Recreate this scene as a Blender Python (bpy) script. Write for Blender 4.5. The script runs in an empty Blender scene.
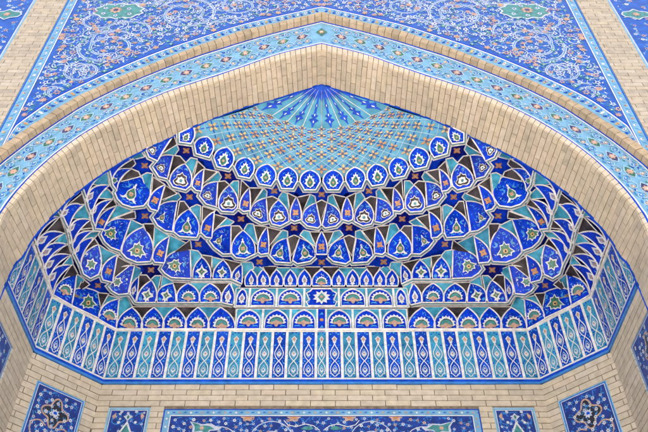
import bpy, math, random
from mathutils import Vector
R = random.Random(7)
scene = bpy.context.scene
col = scene.collection
# ------------------------------------------------------------------ camera model / survey helpers
F = 715.0; TH = math.atan(F/696.0); S = math.sin(TH); CO = math.cos(TH)
H = 4.2                                   # metres per survey unit (cornice height above the eye)
CAM = Vector((0, 0, 1.6)); X0 = 321.6
def ray(p):
    u = (p[0]-X0)/F; v = (216-p[1])/F
    return Vector((u, CO-v*S, S+v*CO))
def HZ(p, Z): r = ray(p); return CAM + r*(Z*H/r.z)
def HY(p, Y): r = ray(p); return CAM + r*(Y*H/r.y)
def HP(p, pl):
    r = ray(p); q, n = pl; return CAM + r*((q-CAM).dot(n)/r.dot(n))
PX = 0.0122                               # about one photo pixel on the vault, in metres
YF, YB, YW = 1.0595, 1.17, 1.553          # front plane, back of arch, back wall
L1, L2, L3, L4, L5, L6, L7, L8, LA = 1.1566, 1.2431, 1.3039, 1.3753, 1.4514, 1.506, 1.552, 1.639, 1.75
def zw(Z): return 1.6+H*Z
# ------------------------------------------------------------------ materials
def lin(c):
    return tuple(((x/255)/12.92 if x/255 <= .04045 else ((x/255+.055)/1.055)**2.4) for x in c)
MATS = {}
def mat(name, rgb, rough=.3, stain=0., objvar=0., var=.18, scale=9., bump=.0, island=0., spec=.5, bscale=60, tint=None):
    m = bpy.data.materials.new(name); m.use_nodes = True
    nt = m.node_tree; b = nt.nodes['Principled BSDF']
    b.inputs['Roughness'].default_value = rough
    b.inputs['Specular IOR Level'].default_value = spec
    tc = nt.nodes.new('ShaderNodeTexCoord')
    n = nt.nodes.new('ShaderNodeTexNoise'); n.inputs['Scale'].default_value = scale; n.inputs['Detail'].default_value = 6
    nt.links.new(tc.outputs['Object'], n.inputs['Vector'])
    cr = nt.nodes.new('ShaderNodeValToRGB')
    c0 = [max(0, x*(1-var*1.6)) for x in rgb]; c1 = [min(1, x*(1+var)) for x in rgb]
    if tint: c1 = [min(1, a*(1+var)*.7+t*.3) for a, t in zip(rgb, tint)]
    cr.color_ramp.elements[0].color = (*c0, 1); cr.color_ramp.elements[0].position = .3
    cr.color_ramp.elements[1].color = (*c1, 1); cr.color_ramp.elements[1].position = .7
    nt.links.new(n.outputs['Fac'], cr.inputs['Fac'])
    out = cr.outputs['Color']
    if island:
        g = nt.nodes.new('ShaderNodeNewGeometry')
        r2 = nt.nodes.new('ShaderNodeValToRGB')
        els = r2.color_ramp.elements
        els[0].color = (1-island, 1-island*1.05, 1-island*1.1, 1); els[0].position = 0
        els[1].color = (1+island*.5, 1+island*.5, 1+island*.55, 1); els[1].position = 1
        e = els.new(.35); e.color = (1.0, .985, .95, 1)
        e = els.new(.6); e.color = (1.03, 1.0, .93, 1)
        e = els.new(.8); e.color = (1.0, .95, .93, 1)
        nt.links.new(g.outputs['Random Per Island'], r2.inputs['Fac'])
        mx = nt.nodes.new('ShaderNodeMix'); mx.data_type = 'RGBA'; mx.blend_type = 'MULTIPLY'
        mx.inputs['Factor'].default_value = 1
        nt.links.new(out, mx.inputs['A']); nt.links.new(r2.outputs['Color'], mx.inputs['B'])
        out = mx.outputs['Result']
    if stain:
        n3 = nt.nodes.new('ShaderNodeTexNoise'); n3.inputs['Scale'].default_value = 1.7; n3.inputs['Detail'].default_value = 8; n3.inputs['Roughness'].default_value = .65
        nt.links.new(tc.outputs['Object'], n3.inputs['Vector'])
        r3 = nt.nodes.new('ShaderNodeValToRGB'); r3.color_ramp.elements[0].position = .32; r3.color_ramp.elements[1].position = .72
        r3.color_ramp.elements[0].color = (1-stain, 1-stain*1.1, 1-stain*1.2, 1); r3.color_ramp.elements[1].color = (1+stain*.6, 1+stain*.6, 1+stain*.68, 1)
        m3 = nt.nodes.new('ShaderNodeMix'); m3.data_type = 'RGBA'; m3.blend_type = 'MULTIPLY'; m3.inputs['Factor'].default_value = 1
        nt.links.new(out, m3.inputs['A']); nt.links.new(r3.outputs['Color'], m3.inputs['B']); out = m3.outputs['Result']
    if objvar:
        oi = nt.nodes.new('ShaderNodeObjectInfo'); r4 = nt.nodes.new('ShaderNodeValToRGB')
        r4.color_ramp.elements[0].color = (1-objvar, 1-objvar, 1-objvar*.8, 1); r4.color_ramp.elements[1].color = (1+objvar, 1+objvar*1.3, 1+objvar*.7, 1)
        nt.links.new(oi.outputs['Random'], r4.inputs['Fac'])
        m4 = nt.nodes.new('ShaderNodeMix'); m4.data_type = 'RGBA'; m4.blend_type = 'MULTIPLY'; m4.inputs['Factor'].default_value = 1
        nt.links.new(out, m4.inputs['A']); nt.links.new(r4.outputs['Color'], m4.inputs['B']); out = m4.outputs['Result']
    nt.links.new(out, b.inputs['Base Color'])
    if bump:
        n2 = nt.nodes.new('ShaderNodeTexNoise'); n2.inputs['Scale'].default_value = bscale; n2.inputs['Detail'].default_value = 4
        nt.links.new(tc.outputs['Object'], n2.inputs['Vector'])
        bp = nt.nodes.new('ShaderNodeBump'); bp.inputs['Strength'].default_value = bump; bp.inputs['Distance'].default_value = .01
        nt.links.new(n2.outputs['Fac'], bp.inputs['Height']); nt.links.new(bp.outputs['Normal'], b.inputs['Normal'])
    MATS[name] = m
    return m
GL = dict(rough=.24, bump=.35, bscale=16, spec=.12, objvar=.16)
mat('cobalt', (.003, .034, .52), var=.28, scale=14, tint=(.006, .06, .62), **GL)
mat('navy', (.004, .008, .20), var=.3, scale=12, **{**GL, 'objvar': .04})
mat('turquoise', (.05, .31, .50), var=.3, scale=11, tint=(.12, .42, .56), **GL)
mat('dado_blue', (.008, .06, .48), var=.25, scale=14, **GL)
mat('dado_turq', (.045, .27, .45), var=.22, scale=14, **GL)
mat('lattice_blue', (.10, .31, .48), var=.22, scale=7, tint=(.15, .38, .48), **{**GL, 'objvar': .04})
mat('fan_blue', (.075, .28, .43), var=.2, scale=7, **{**GL, 'objvar': .04})
mat('umber', (.048, .038, .045), var=.45, scale=9, tint=(.11, .09, .10), **GL)
mat('cream', (.79, .74, .69), rough=.5, var=.18, scale=20, bump=.2)
mat('white', (.66, .65, .64), rough=.4, var=.1, scale=30)
mat('teal', (.09, .28, .33), var=.25, scale=20, **GL)
mat('cyan', (.05, .29, .64), rough=.3, var=.15)
mat('green', (.045, .17, .11), rough=.3, var=.3, scale=25)
mat('jade', (.06, .24, .23), rough=.3, var=.25, scale=25)
mat('orange', (.50, .22, .075), rough=.4, var=.25, scale=30)
mat('ochre', (.58, .36, .15), rough=.4, var=.25, scale=25)
mat('apricot', (.50, .31, .22), rough=.4, var=.2, scale=25)
mat('pinkish', (.44, .27, .25), rough=.4, var=.2, scale=25)
mat('lilac', (.50, .53, .61), rough=.4, var=.15, scale=25)
mat('grey_violet', (.24, .24, .36), rough=.4, var=.2, scale=25)
mat('spandrel_blue', (.014, .088, .42), rough=.3, var=.2, scale=10, bump=.2, bscale=22)
mat('sky_tile', (.17, .37, .54), rough=.3, var=.15, scale=9, bump=.2, bscale=22)
mat('sky_tile_light', (.32, .50, .63), rough=.3, var=.15, scale=15)
mat('azure', (.035, .20, .55), rough=.3, var=.15, scale=20)
mat('panel_navy', (.010, .035, .24), rough=.3, var=.3, scale=10, bump=.2, bscale=22)
mat('panel_black', (.016, .016, .026), rough=.3, var=.3)
mat('violet_dark', (.06, .05, .14), rough=.3, var=.3)
mat('brick', (.56, .48, .365), rough=.85, var=.10, scale=14, bump=.35, island=.17, spec=.2, stain=.2)
mat('brick_warm', (.46, .365, .25), rough=.85, var=.14, scale=14, bump=.35, island=.22, spec=.2, stain=.2)
mat('brick_pale', (.60, .525, .41), rough=.85, var=.10, scale=14, bump=.3, island=.14, spec=.2, stain=.2)
mat('brick_front', (.47, .415, .34), rough=.85, var=.10, scale=14, bump=.3, island=.16, spec=.2, stain=.16)
mat('mortar', (.22, .175, .135), rough=.95, var=.3, scale=20, spec=.1)
mat('mortar_light', (.22, .18, .14), rough=.95, var=.3, scale=20, spec=.1)
mat('plaster', (.30, .25, .2), rough=.95, var=.2, scale=3, spec=.1)
def brickmat(name, c1, c2, mo, sx, sy):
    m = bpy.data.materials.new(name); m.use_nodes = True; nt = m.node_tree
    b = nt.nodes['Principled BSDF']; b.inputs['Roughness'].default_value = .85
    tc = nt.nodes.new('ShaderNodeTexCoord'); br = nt.nodes.new('ShaderNodeTexBrick')
    br.inputs['Color1'].default_value = (*c1, 1); br.inputs['Color2'].default_value = (*c2, 1); br.inputs['Mortar'].default_value = (*mo, 1)
    br.inputs['Scale'].default_value = 1; br.inputs['Brick Width'].default_value = sx; br.inputs['Row Height'].default_value = sy
    br.inputs['Mortar Size'].default_value = .006
    nt.links.new(tc.outputs['Object'], br.inputs['Vector']); nt.links.new(br.outputs['Color'], b.inputs['Base Color'])
    MATS[name] = m
brickmat('paving', (.60, .57, .52), (.54, .51, .47), (.3, .28, .25), .8, .4)
# ------------------------------------------------------------------ mesh builder
class MB:
    def __init__(s): s.v = []; s.f = []; s.m = []; s.names = []; s.k = 0
    def mi(s, name):
        if name not in s.names: s.names.append(name)
        return s.names.index(name)
    def face(s, pts, m):
        i = len(s.v); s.v.extend(Vector(p) for p in pts); s.f.append(tuple(range(i, i+len(pts)))); s.m.append(s.mi(m))
    def box8(s, P, m):          # P: 8 pts, 0-3 back ring, 4-7 front ring
        i = len(s.v); s.v.extend(Vector(p) for p in P); k = s.mi(m)
        for q in ((4, 5, 6, 7), (0, 4, 7, 3), (1, 2, 6, 5), (3, 7, 6, 2), (0, 1, 5, 4), (0, 3, 2, 1)):
            s.f.append(tuple(i+j for j in q)); s.m.append(k)
    def tube(s, pts, r, m, closed=False, n=5):
        pts = [Vector(p) for p in pts]
        q = [pts[0]]
        for p in pts[1:]:
            if (p-q[-1]).length > 1e-4: q.append(p)
        if closed and (q[0]-q[-1]).length < 1e-4: q.pop()
        N = len(q)
        if N < 2: return
        base = len(s.v); k = s.mi(m)
        for i, p in enumerate(q):
            a = q[(i-1) % N] if (closed or i > 0) else p
            b = q[(i+1) % N] if (closed or i < N-1) else p
            t = (b-a)
            if t.length < 1e-6: t = (b-p)
            t.normalize()
            d = (CAM-p); d = d-t*d.dot(t)
            if d.length < 1e-6: d = t.orthogonal()
            d.normalize(); e = t.cross(d)
            for j in range(n):
                an = 2*math.pi*j/n
                s.v.append(p+(d*math.cos(an)+e*math.sin(an))*r)
        for i in range(N if closed else N-1):
            i2 = (i+1) % N
            for j in range(n):
                j2 = (j+1) % n
                s.f.append((base+i*n+j, base+i*n+j2, base+i2*n+j2, base+i2*n+j)); s.m.append(k)
    def lift(s):
        s.k += 1; return .00006*(s.k % 61)
    def build(s, name, parent=None, mirror=False):
        me = bpy.data.meshes.new(name)
        off = parent.location if parent else Vector((0, 0, 0))
        if mirror:
            vs = [(-p.x-off.x, p.y-off.y, p.z-off.z) for p in s.v]; fs = [tuple(reversed(f)) for f in s.f]
        else:
            vs = [tuple(p-off) for p in s.v]; fs = s.f
        me.from_pydata(vs, [], fs)
        for n in s.names: me.materials.append(MATS[n])
        me.polygons.foreach_set('material_index', s.m)
        me.update()
        o = bpy.data.objects.new(name, me); col.objects.link(o)
        if parent: o.parent = parent
        return o
import bmesh
def clip(o):
    bm = bmesh.new(); bm.from_mesh(o.data); off = o.parent.location.y
    bmesh.ops.bisect_plane(bm, geom=bm.verts[:]+bm.edges[:]+bm.faces[:], plane_co=(0, YB*H+.003-off, 0), plane_no=(0, -1, 0), clear_outer=True)
    bm.to_mesh(o.data); bm.free()
def tag(o, label=None, cat=None, group=None, kind=None):
    if label: o['label'] = label
    if cat: o['category'] = cat
    if group: o['group'] = group
    if kind: o['kind'] = kind
    return o
def thing(name, label, cat, loc, group=None):
    o = bpy.data.objects.new(name, None); o.location = loc; o.empty_display_size = .2; col.objects.link(o)
    return tag(o, label, cat, group)
def both(mb, name, t, label=None, cl=False):
    for mir in (False, True):
        o = mb.build(name, t, mir)
        if cl: clip(o)
        if label: o['label'] = label
# ------------------------------------------------------------------ 2-D helpers
def inside(p, poly):
    x, y = p; c = False; n = len(poly)
    for i in range(n):
        x1, y1 = poly[i]; x2, y2 = poly[(i+1) % n]
        if (y1 > y) != (y2 > y) and x < (x2-x1)*(y-y1)/(y2-y1)+x1: c = not c
    return c
def area(poly): return .5*sum(poly[i][0]*poly[(i+1) % len(poly)][1]-poly[(i+1) % len(poly)][0]*poly[i][1] for i in range(len(poly)))
def inflate(poly, w):
    n = len(poly); sg = 1 if area(poly) > 0 else -1; out = []
    for i in range(n):
        a = Vector(poly[i-1]); b = Vector(poly[i]); c = Vector(poly[(i+1) % n])
        d1 = (b-a).normalized(); d2 = (c-b).normalized()
        n1 = Vector((d1.y, -d1.x))*sg; n2 = Vector((d2.y, -d2.x))*sg
        m = n1+n2
        if m.length < 1e-3: m = n1.copy()
        m.normalize(); k = max(.42, m.dot(n1))
        out.append(tuple(b+m*(w/k)))
    return out
def inflate_edges(poly, ws):
    n = len(poly); sg = 1 if area(poly) > 0 else -1; out = []
    for i in range(n):
        a = Vector(poly[i-1]); b = Vector(poly[i]); c = Vector(poly[(i+1) % n])
        d1 = (b-a).normalized(); d2 = (c-b).normalized()
        n1 = Vector((d1.y, -d1.x))*sg; n2 = Vector((d2.y, -d2.x))*sg
        w1, w2 = ws[i-1], ws[i]; det = n1.x*n2.y-n1.y*n2.x
        if abs(det) < .25: v = (n1*w1+n2*w2)*.5
        else: v = Vector(((w1*n2.y-w2*n1.y)/det, (n1.x*w2-n2.x*w1)/det))
        lim = 1.9*max(w1, w2)
        if v.length > lim: v = v.normalized()*lim
        out.append(tuple(b+v))
    return out
def offset_line(pts, w):       # polyline offset to (-dy,dx)*w with soft mitre
    out = []
    for i, b in enumerate(pts):
        b = Vector(b)
        d1 = (b-Vector(pts[i-1])).normalized() if i > 0 else None
        d2 = (Vector(pts[i+1])-b).normalized() if i < len(pts)-1 else None
        d1 = d1 or d2; d2 = d2 or d1
        n1 = Vector((-d1.y, d1.x)); n2 = Vector((-d2.y, d2.x)); m = n1+n2
        if m.length < 1e-3: m = n1.copy()
        m.normalize(); out.append(tuple(b+m*(w/max(.6, m.dot(n1)))))
    return out
def bez(a, b, bulge, n=8, lead=.42):
    a = Vector(a); b = Vector(b); d = b-a; nn = Vector((d.y, -d.x))   # caller picks sign
    c = a+d*lead+nn*(2*bulge)
    return [tuple(a*(1-t)**2+c*(2*t*(1-t))+b*t*t) for t in [i/n for i in range(n+1)]]
def mir(pts): return list(pts)+[(-x, y) for x, y in reversed(pts) if abs(x) > 1e-6]
def catmull(pts, per=6):
    P = [Vector(p) for p in pts]; P = [P[0]*2-P[1]]+P+[P[-1]*2-P[-2]]; out = []
    for i in range(1, len(P)-2):
        for k in range(per):
            t = k/per; a, b, c, d = P[i-1:i+3]
            out.append(.5*((2*b)+(c-a)*t+(2*a-5*b+4*c-d)*t*t+(3*b-a-3*c+d)*t**3))
    out.append(P[-2]); return out
# ------------------------------------------------------------------ motifs (unit size, y up);  put(points, material, layer)
def ring_pts(cx, cy, r, n=8, ph=0, wob=0., k=1): return [(cx+r*(1+wob*math.cos(k*a))*math.cos(a+ph), cy+r*(1+wob*math.cos(k*a))*math.sin(a+ph)) for a in [2*math.pi*i/n for i in range(n)]]
def rosette(cx, cy, r, pet=5, ph=0.): return ring_pts(cx, cy, r*.8, pet*4, ph, .24, pet)
def m_flower(put, c='orange'):
    put(ring_pts(0, 0, .78, 16, math.pi/4, .28, 4), c, 1)
    put(ring_pts(0, 0, .3, 8), 'apricot', 2); put(ring_pts(0, 0, .14, 6), 'umber', 3)
    put([(-.85, -1.25), (-.15, -1.05), (-.05, -.8), (-.3, -.95)], 'cyan', 1); put([(.85, -1.25), (.15, -1.05), (.05, -.8), (.3, -.95)], 'cyan', 1)
def m_crown(put):
    o = mir([(0, 1.05), (.22, .72), (.62, .62), (.62, .2), (1.0, -.22), (.78, -.62), (.42, -.78), (0, -.66)])
    put(o, 'white', 1); put([(x*.87, y*.86) for x, y in o], 'umber', 2)
    put(mir([(0, .42), (.2, .3), (.4, .28), (.42, -.02), (.62, -.3), (.3, -.42), (0, -.4)]), 'white', 3)
    put(ring_pts(0, -.08, .2, 8), 'teal', 4)
    for sx in (-1, 1): put([(sx*.1, 1.35), (sx*.45, 1.6), (sx*.7, 1.2), (sx*.4, 1.35)], 'cyan', 1)
def m_bud(put):
    put(mir([(0, 1.45), (.13, 1.25), (.07, 1.05), (.2, .95), (.17, .75), (.42, .45), (.6, .1), (.55, -.2), (.72, -.5), (1.08, -.72), (.7, -.76), (.4, -.6), (.15, -.74), (0, -.66)]), 'white', 1)
    put(mir([(0, .86), (.26, .5), (.5, .1), (.46, -.24), (.24, -.5), (0, -.57)]), 'green', 2)
    put(ring_pts(0, .02, .27, 12, .78, .2, 4), 'apricot', 3); put(ring_pts(0, .02, .1, 6), 'orange', 4)
    for sx in (-1, 1):
        put([(sx*.5, .8), (sx*.95, 1.2), (sx*.75, .75), (sx*1.05, .45), (sx*.65, .6)], 'cyan', 1)
        put([(sx*.9, -.75), (sx*.5, -1.0), (sx*.1, -.85), (sx*.5, -.8)], 'cyan', 1)
def m_leaf(put):
    o = mir([(0, 1.1), (.2, .72), (.56, .72), (.55, .3), (1.1, -.3), (.66, -.32), (.6, -.72), (.26, -.56), (0, -.72)])
    put(o, 'white', 1); put([(x*.8, y*.8+.01) for x, y in o], 'green', 2)
    put(ring_pts(0, -.02, .28, 12, .78, .15, 4), 'ochre', 3); put(ring_pts(0, -.02, .12, 6), 'umber', 4)
    for sx in (-1, 1):
        put([(sx*.7, .9), (sx*1.05, 1.25), (sx*.95, .8), (sx*1.2, .5), (sx*.85, .6)], 'cyan', 1)
        put([(sx*.3, 1.5), (sx*.6, 1.75), (sx*.45, 1.4)], 'cyan', 1)
def m_diamond(put):
    o = mir([(0, 1.0), (.3, .55), (.85, .5), (.6, 0), (.75, -.65), (.3, -.55), (0, -1.0)])
    put(o, 'white', 1); put([(x*.7, y*.7) for x, y in o], 'green', 2); put(ring_pts(0, 0, .16, 6), 'jade', 3)
    for sx in (-1, 1):
        put(ring_pts(sx*1.1, 1.3, .2, 7), 'lilac', 2); put([(sx*.2, 1.2), (sx*.7, 1.7), (sx*.55, 1.15)], 'cyan', 1)
        put([(sx*.2, -1.3), (sx*.9, -1.1), (sx*.5, -1.5)], 'cyan', 1)
def m_star(put):
    o = mir([(0, 1.25), (.16, .85), (.3, .55), (.72, .42), (1.0, .05), (.55, -.22), (.36, -.5), (.5, -.85), (.2, -.8), (0, -1.2)])
    put(o, 'white', 1)
    put(mir([(0, .72), (.2, .3), (.6, .1), (.25, -.15), (0, -.55)]), 'green', 2); put(ring_pts(0, .05, .16, 6), 'apricot', 3)
    for sx in (-1, 1):
        put([(sx*.5, .85), (sx*.95, 1.0), (sx*.8, .65)], 'cyan', 1); put([(sx*.6, -.7), (sx*1.1, -.55), (sx*1.15, -1.0), (sx*.7, -1.1)], 'cyan', 1)
def m_pear(put):
    o = mir([(0, 1.35), (.28, .8), (.6, .25), (.55, -.25), (.3, -.5), (.52, -.85), (.2, -.9), (0, -1.25)])
    put(o, 'white', 1)
    put([(x*.52, y*.5+.08) for x, y in o], 'grey_violet', 2); put(ring_pts(0, .02, .2, 7), 'apricot', 3)
    for sx in (-1, 1): put([(sx*.75, -.5), (sx*.95, -.9), (sx*.7, -1.15)], 'cyan', 1)
def m_lunette(put):
    pts = []
    n = 9
    for i in range(n*2+1):
        a = math.pi*(i/(n*2))*1.16-.25
        r = 1.06 if i % 2 else .86
        pts.append((r*math.cos(a), r*math.sin(a)))
    put(pts, 'white', 1)
    arc = [(.74*math.cos(a), .71*math.sin(a)-.03) for a in [math.pi*i/10*1.1-.16 for i in range(11)]]
    put(arc, 'umber', 2)
    put([(.66*math.cos(a), .63*math.sin(a)-.03) for a in [math.pi*i/10*1.1-.16 for i in range(11)]]+[(-.35, .0), (0, .22), (.35, .0)], 'jade', 3)
    put(mir([(0, .26), (.3, .02), (.72, -.08), (.55, -.36), (.22, -.32), (.14, -.58), (0, -.66)]), 'apricot', 4)
    put(ring_pts(0, -.08, .12, 6), 'pinkish', 5)
    for sx in (-1, 1):
        put([(sx*.35, -.62), (sx*.55, -.4), (sx*.95, -.45), (sx*1.1, -.62), (sx*.8, -.56)], 'cyan', 1)
        put([(sx*.7, 1.05), (sx*.95, .75), (sx*1.05, .95)], 'cyan', 1)
def m_flame(put):
    o = mir([(0, 1.4), (.14, .95), (.42, 1.0), (.36, .58), (.8, .5), (.62, .1), (.95, -.2), (.62, -.4), (.5, -.75), (.2, -.8), (0, -1.0)])
    put(o, 'white', 1)
    put(mir([(0, .85), (.24, .45), (.5, 0), (.44, -.38), (.18, -.68), (0, -.8)]), 'green', 2)
    put(ring_pts(0, -.1, .2, 8), 'apricot', 3); put(ring_pts(0, -.1, .09, 6), 'orange', 4)
    for sx in (-1, 1):
        put([(sx*.5, 1.3), (sx*.85, 1.0), (sx*.65, 1.0)], 'cyan', 1); put([(sx*1.0, .4), (sx*1.2, -.1), (sx*.98, .05)], 'cyan', 1)
        put([(sx*.3, -1.1), (sx*.8, -.85), (sx*.7, -1.05)], 'cyan', 1)
MOT = dict(F=m_flower, A=m_crown, B=m_bud, C=m_leaf, D=m_diamond, S=m_star, P=m_pear, L=m_lunette, G=m_flame)
# ------------------------------------------------------------------ vault cells
class Tier:
    def __init__(s, t, zl, zt): s.t = t; s.zl = zl; s.zt = zt; s.sh = []; s.lip = []
def facing(pts):
    n = (pts[1]-pts[0]).cross(pts[2]-pts[0]); c = sum(pts, Vector())/len(pts)
    return n, c
def newell(pts):
    n = Vector()
    for i in range(len(pts)):
        a, b = pts[i], pts[(i+1) % len(pts)]; n += a.cross(b)
    return n
def add_face(mb, pts, m):
    n = newell(pts); c = sum(pts, Vector())/len(pts)
    if n.dot(CAM-c) < 0: pts = list(reversed(pts))
    mb.face(pts, m)
def shield(T, apex, base, bl=.15, br=.15, motif=None, ms=1., Y=None, name='shield_cell', field='cobalt', lip=True, center=False, shift=(0, 0), sprig=1., trim='cream', tr=.68):
    bl_, br_ = base[0], base[-1]
    if Y: pl = (Vector((0, Y*H, 0)), Vector((0, -1, 0)))
    else:
        a, b, c = HZ(bl_, T.zl), HZ(br_, T.zl), HZ(apex, T.zt)
        n = (b-a).cross(c-a).normalized(); pl = (a, n)
    def hit(p, lift=0.):
        q = HP(p, pl)
        e = HZ(p, (T.zl+T.zt)/2)
        d = (q-CAM).length; d0 = (e-CAM).length; lim = .5
        if not Y and abs(d-d0) > lim: q = CAM+(q-CAM)*((d0+math.copysign(lim, d-d0))/d)
        return q+(CAM-q).normalized()*lift
    rc = bez(br_, apex, -br); lc = bez(apex, bl_, -bl, lead=.58)
    # outward sign check (image y is down)
    out = list(base[:-1])+rc+lc[1:-1]
    for side in ((False,) if center else (False, True)):
        mb = MB()
        P = [hit(p) for p in out]
        add_face(mb, P, field)
        mb.tube([q+(CAM-q).normalized()*.002 for q in P], tr*PX, trim, closed=True)
        if motif:
            A = abs(area(out)); cx = sum(p[0] for p in out)/len(out); cy = sum(p[1] for p in out)/len(out)
            # area centroid
            sx = sy = sa = 0
            for i in range(len(out)):
                (x1, y1), (x2, y2) = out[i], out[(i+1) % len(out)]; cr = x1*y2-x2*y1
                sa += cr; sx += (x1+x2)*cr; sy += (y1+y2)*cr
            cx, cy = sx/(3*sa), sy/(3*sa)
            bm = Vector(((bl_[0]+br_[0])/2, (bl_[1]+br_[1])/2)); up = Vector(apex)-bm
            L = up.length; up.normalize(); rt = Vector((-up.y, up.x))
            c = Vector((cx, cy))-up*(.07*L)+rt*(shift[0]+R.uniform(-.35, .35))+up*(shift[1]+R.uniform(-.35, .35))
            an = R.uniform(-.07, .07); up, rt = up*math.cos(an)+rt*math.sin(an), rt*math.cos(an)-up*math.sin(an)
            s = R.uniform(.93, 1.07)*ms*.36*math.sqrt(A)*dict(A=1.25, B=1.24, C=1.2, D=1.2, G=1.08).get(motif, 1.)
            def put(pts, m, layer):
                pp = [tuple(c+rt*(x*s+R.uniform(-.03, .03)*s)+up*(y*s+R.uniform(-.03, .03)*s)) for x, y in pts]
                if m == 'cyan' and not all(inside(p, out) for p in pp): return
                q = [hit(p, .006+.0022*layer) for p in pp]
                add_face(mb, q, m)
            MOT[motif](put)
            # small sprigs on the field
            shrink = inflate(out, -1.3)
            for k in range(int(A/19*sprig)):
                for tr_ in range(6):
                    p = Vector((R.uniform(min(x for x, _ in out), max(x for x, _ in out)), R.uniform(min(y for _, y in out), max(y for _, y in out))))
                    an = R.uniform(0, 6.28); d = Vector((math.cos(an), math.sin(an))); e = Vector((-d.y, d.x)); l = R.uniform(2.0, 4.2)
                    pp = [p-d*l*.5, p+e*.75, p+d*l*.5, p+e*.15-d*.2]
                    pp = [tuple(q) for q in pp]
                    if (p-c).length > s*.95 and all(inside(q, shrink) for q in pp):
                        add_face(mb, [hit(q, .0045) for q in pp], 'cyan' if R.random() < .85 else 'lilac'); break
        mb.build(name, T.t, side)
    T.sh.append((out, hit))
    if lip: T.lip.extend(base)
def wedge(T, colr, tops, bots, Y=None, center=False):
    poly = list(tops)+list(bots)
    def near(p):
        best = None
        for out, hit in T.sh:
            d = min((Vector(q)-Vector(p)).length for q in out)
            if best is None or d < best[0]: best = (d, hit)
        return best[1]
    k = len(tops)
    back = lambda q, f: CAM+(q-CAM)*f
    if Y: pl = (Vector((0, Y*H+.03, 0)), Vector((0, -1, 0)))
    else:
        A, B, C = back(HZ(tops[0], T.zt), 1.0006), back(HZ(tops[-1], T.zt), 1.0006), back(near(bots[0])(bots[0]), 1.006)
        pl = (A, (B-A).cross(C-A).normalized())
    def P(p, push):
        q = HP(p, pl)
        return q+(CAM-q).normalized()*push
    mb = MB(); n = len(poly)
    def nearshield(i):
        m = (Vector(poly[i])+Vector(poly[(i+1) % n]))/2
        return min(min((Vector(x)-m).length for x in out) for out, hit in T.sh) < 2.9
    kind = ['top' if i < k-1 else ('sh' if nearshield(i) else 'ridge') for i in range(n)]
    wc = dict(top=.9, sh=2.6, ridge=.8); wf = dict(top=.2, sh=1.5, ridge=.3)
    add_face(mb, [P(p, 0) for p in inflate_edges(poly, [wc[x] for x in kind])], 'cream')
    add_face(mb, [P(p, .005) for p in inflate_edges(poly, [wf[x] for x in kind])], 'umber' if colr == 'D' else 'turquoise')
    rim = inflate_edges(poly, [.7]*n)
    for i in range(n):
        if kind[i] != 'sh': mb.tube([P(rim[i], .006), P(rim[(i+1) % n], .006)], (.6 if kind[i] == 'top' else .45)*PX, 'cream')
    nm = 'dark_wedge' if colr == 'D' else 'turquoise_wedge'
    if center: mb.build(nm, T.t)
    else: both(mb, nm, T.t)
def lipband(T, pts, close_center=False):
    q = []
    for p in pts:
        if not q or (Vector(p)-Vector(q[-1])).length > 1.2: q.append(p)
    mb = MB(); z = T.zl
    lev = (-.3, .75, 1.75, 2.9)
    L_ = [[HZ(p, z-.0012) for p in offset_line(q, o)] for o in lev]
    for (a, b, m) in ((L_[0], L_[1], 'cream'), (L_[1], L_[2], 'teal'), (L_[2], L_[3], 'cream')):
        for i in range(len(q)-1): add_face(mb, [a[i], a[i+1], b[i+1], b[i]], m)
    mb.tube([p+Vector((0, 0, .004)) for p in L_[3]], .45*PX, 'cream')
    cen = Vector((X0, 60)); pol = sorted(((math.atan2(p[0]-cen.x, p[1]-cen.y), (Vector(p)-cen).length) for p in q+[(X0, q[-1][1])]))
    st = []
    for an, r in pol:
        if not st or an-st[-1][0] > .012: st.append((an, r))
    u0 = [HZ((cen.x+(r-.3)*math.sin(an), cen.y+(r-.3)*math.cos(an)), z+.0105) for an, r in st]
    u1 = [HZ((cen.x+(r+12)*math.sin(an), cen.y+(r+12)*math.cos(an)), z+.0105) for an, r in st]
    for i in range(len(st)-1 if z > L3+.01 else 0): add_face(mb, [u0[i], u0[i+1], u1[i+1], u1[i]], 'cobalt')
    both(mb, 'lip_moulding', T.t)
def star(T, c, z, rx=10.4, ry=8.6, center=False, rot=0):
    pts = []
    for i in range(12):
        a = math.pi/2+i*math.pi/6+rot; k = 1. if i % 2 == 0 else .64
        pts.append((c[0]+rx*k*math.cos(a), c[1]-ry*k*math.sin(a)))
    mb = MB()
    def hz(p, d): return HZ(p, z+.0072-d)
    add_face(mb, [HZ((c[0]+rx*1.28*math.cos(i*math.pi/6), c[1]-ry*1.3*math.sin(i*math.pi/6)), z+.0095) for i in range(12)], 'cobalt')
    add_face(mb, [hz(p, 0) for p in pts], 'navy' if R.random() < .25 else 'cobalt')
    fl = []
    for i in range(16):
        a = i*math.pi/8; k = .8+.3*math.cos(4*a)
        fl.append((c[0]+rx*.40*k*math.cos(a+.78), c[1]-ry*.40*k*math.sin(a+.78)))
    add_face(mb, [hz(p, .001) for p in fl], 'orange')
    add_face(mb, [hz((c[0]+rx*.14*math.cos(a), c[1]-ry*.14*math.sin(a)), .0016) for a in [i*math.pi/3 for i in range(6)]], 'apricot')
    if center: mb.build('star_tile', T.t)
    else: both(mb, 'star_tile', T.t)
def tierthing(label, z):
    return thing('muqarnas_tier', label, 'vault tier', (0, YW*H-.3, zw(z)), 'tiers of the tiled vault')
Sx = shield
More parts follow.
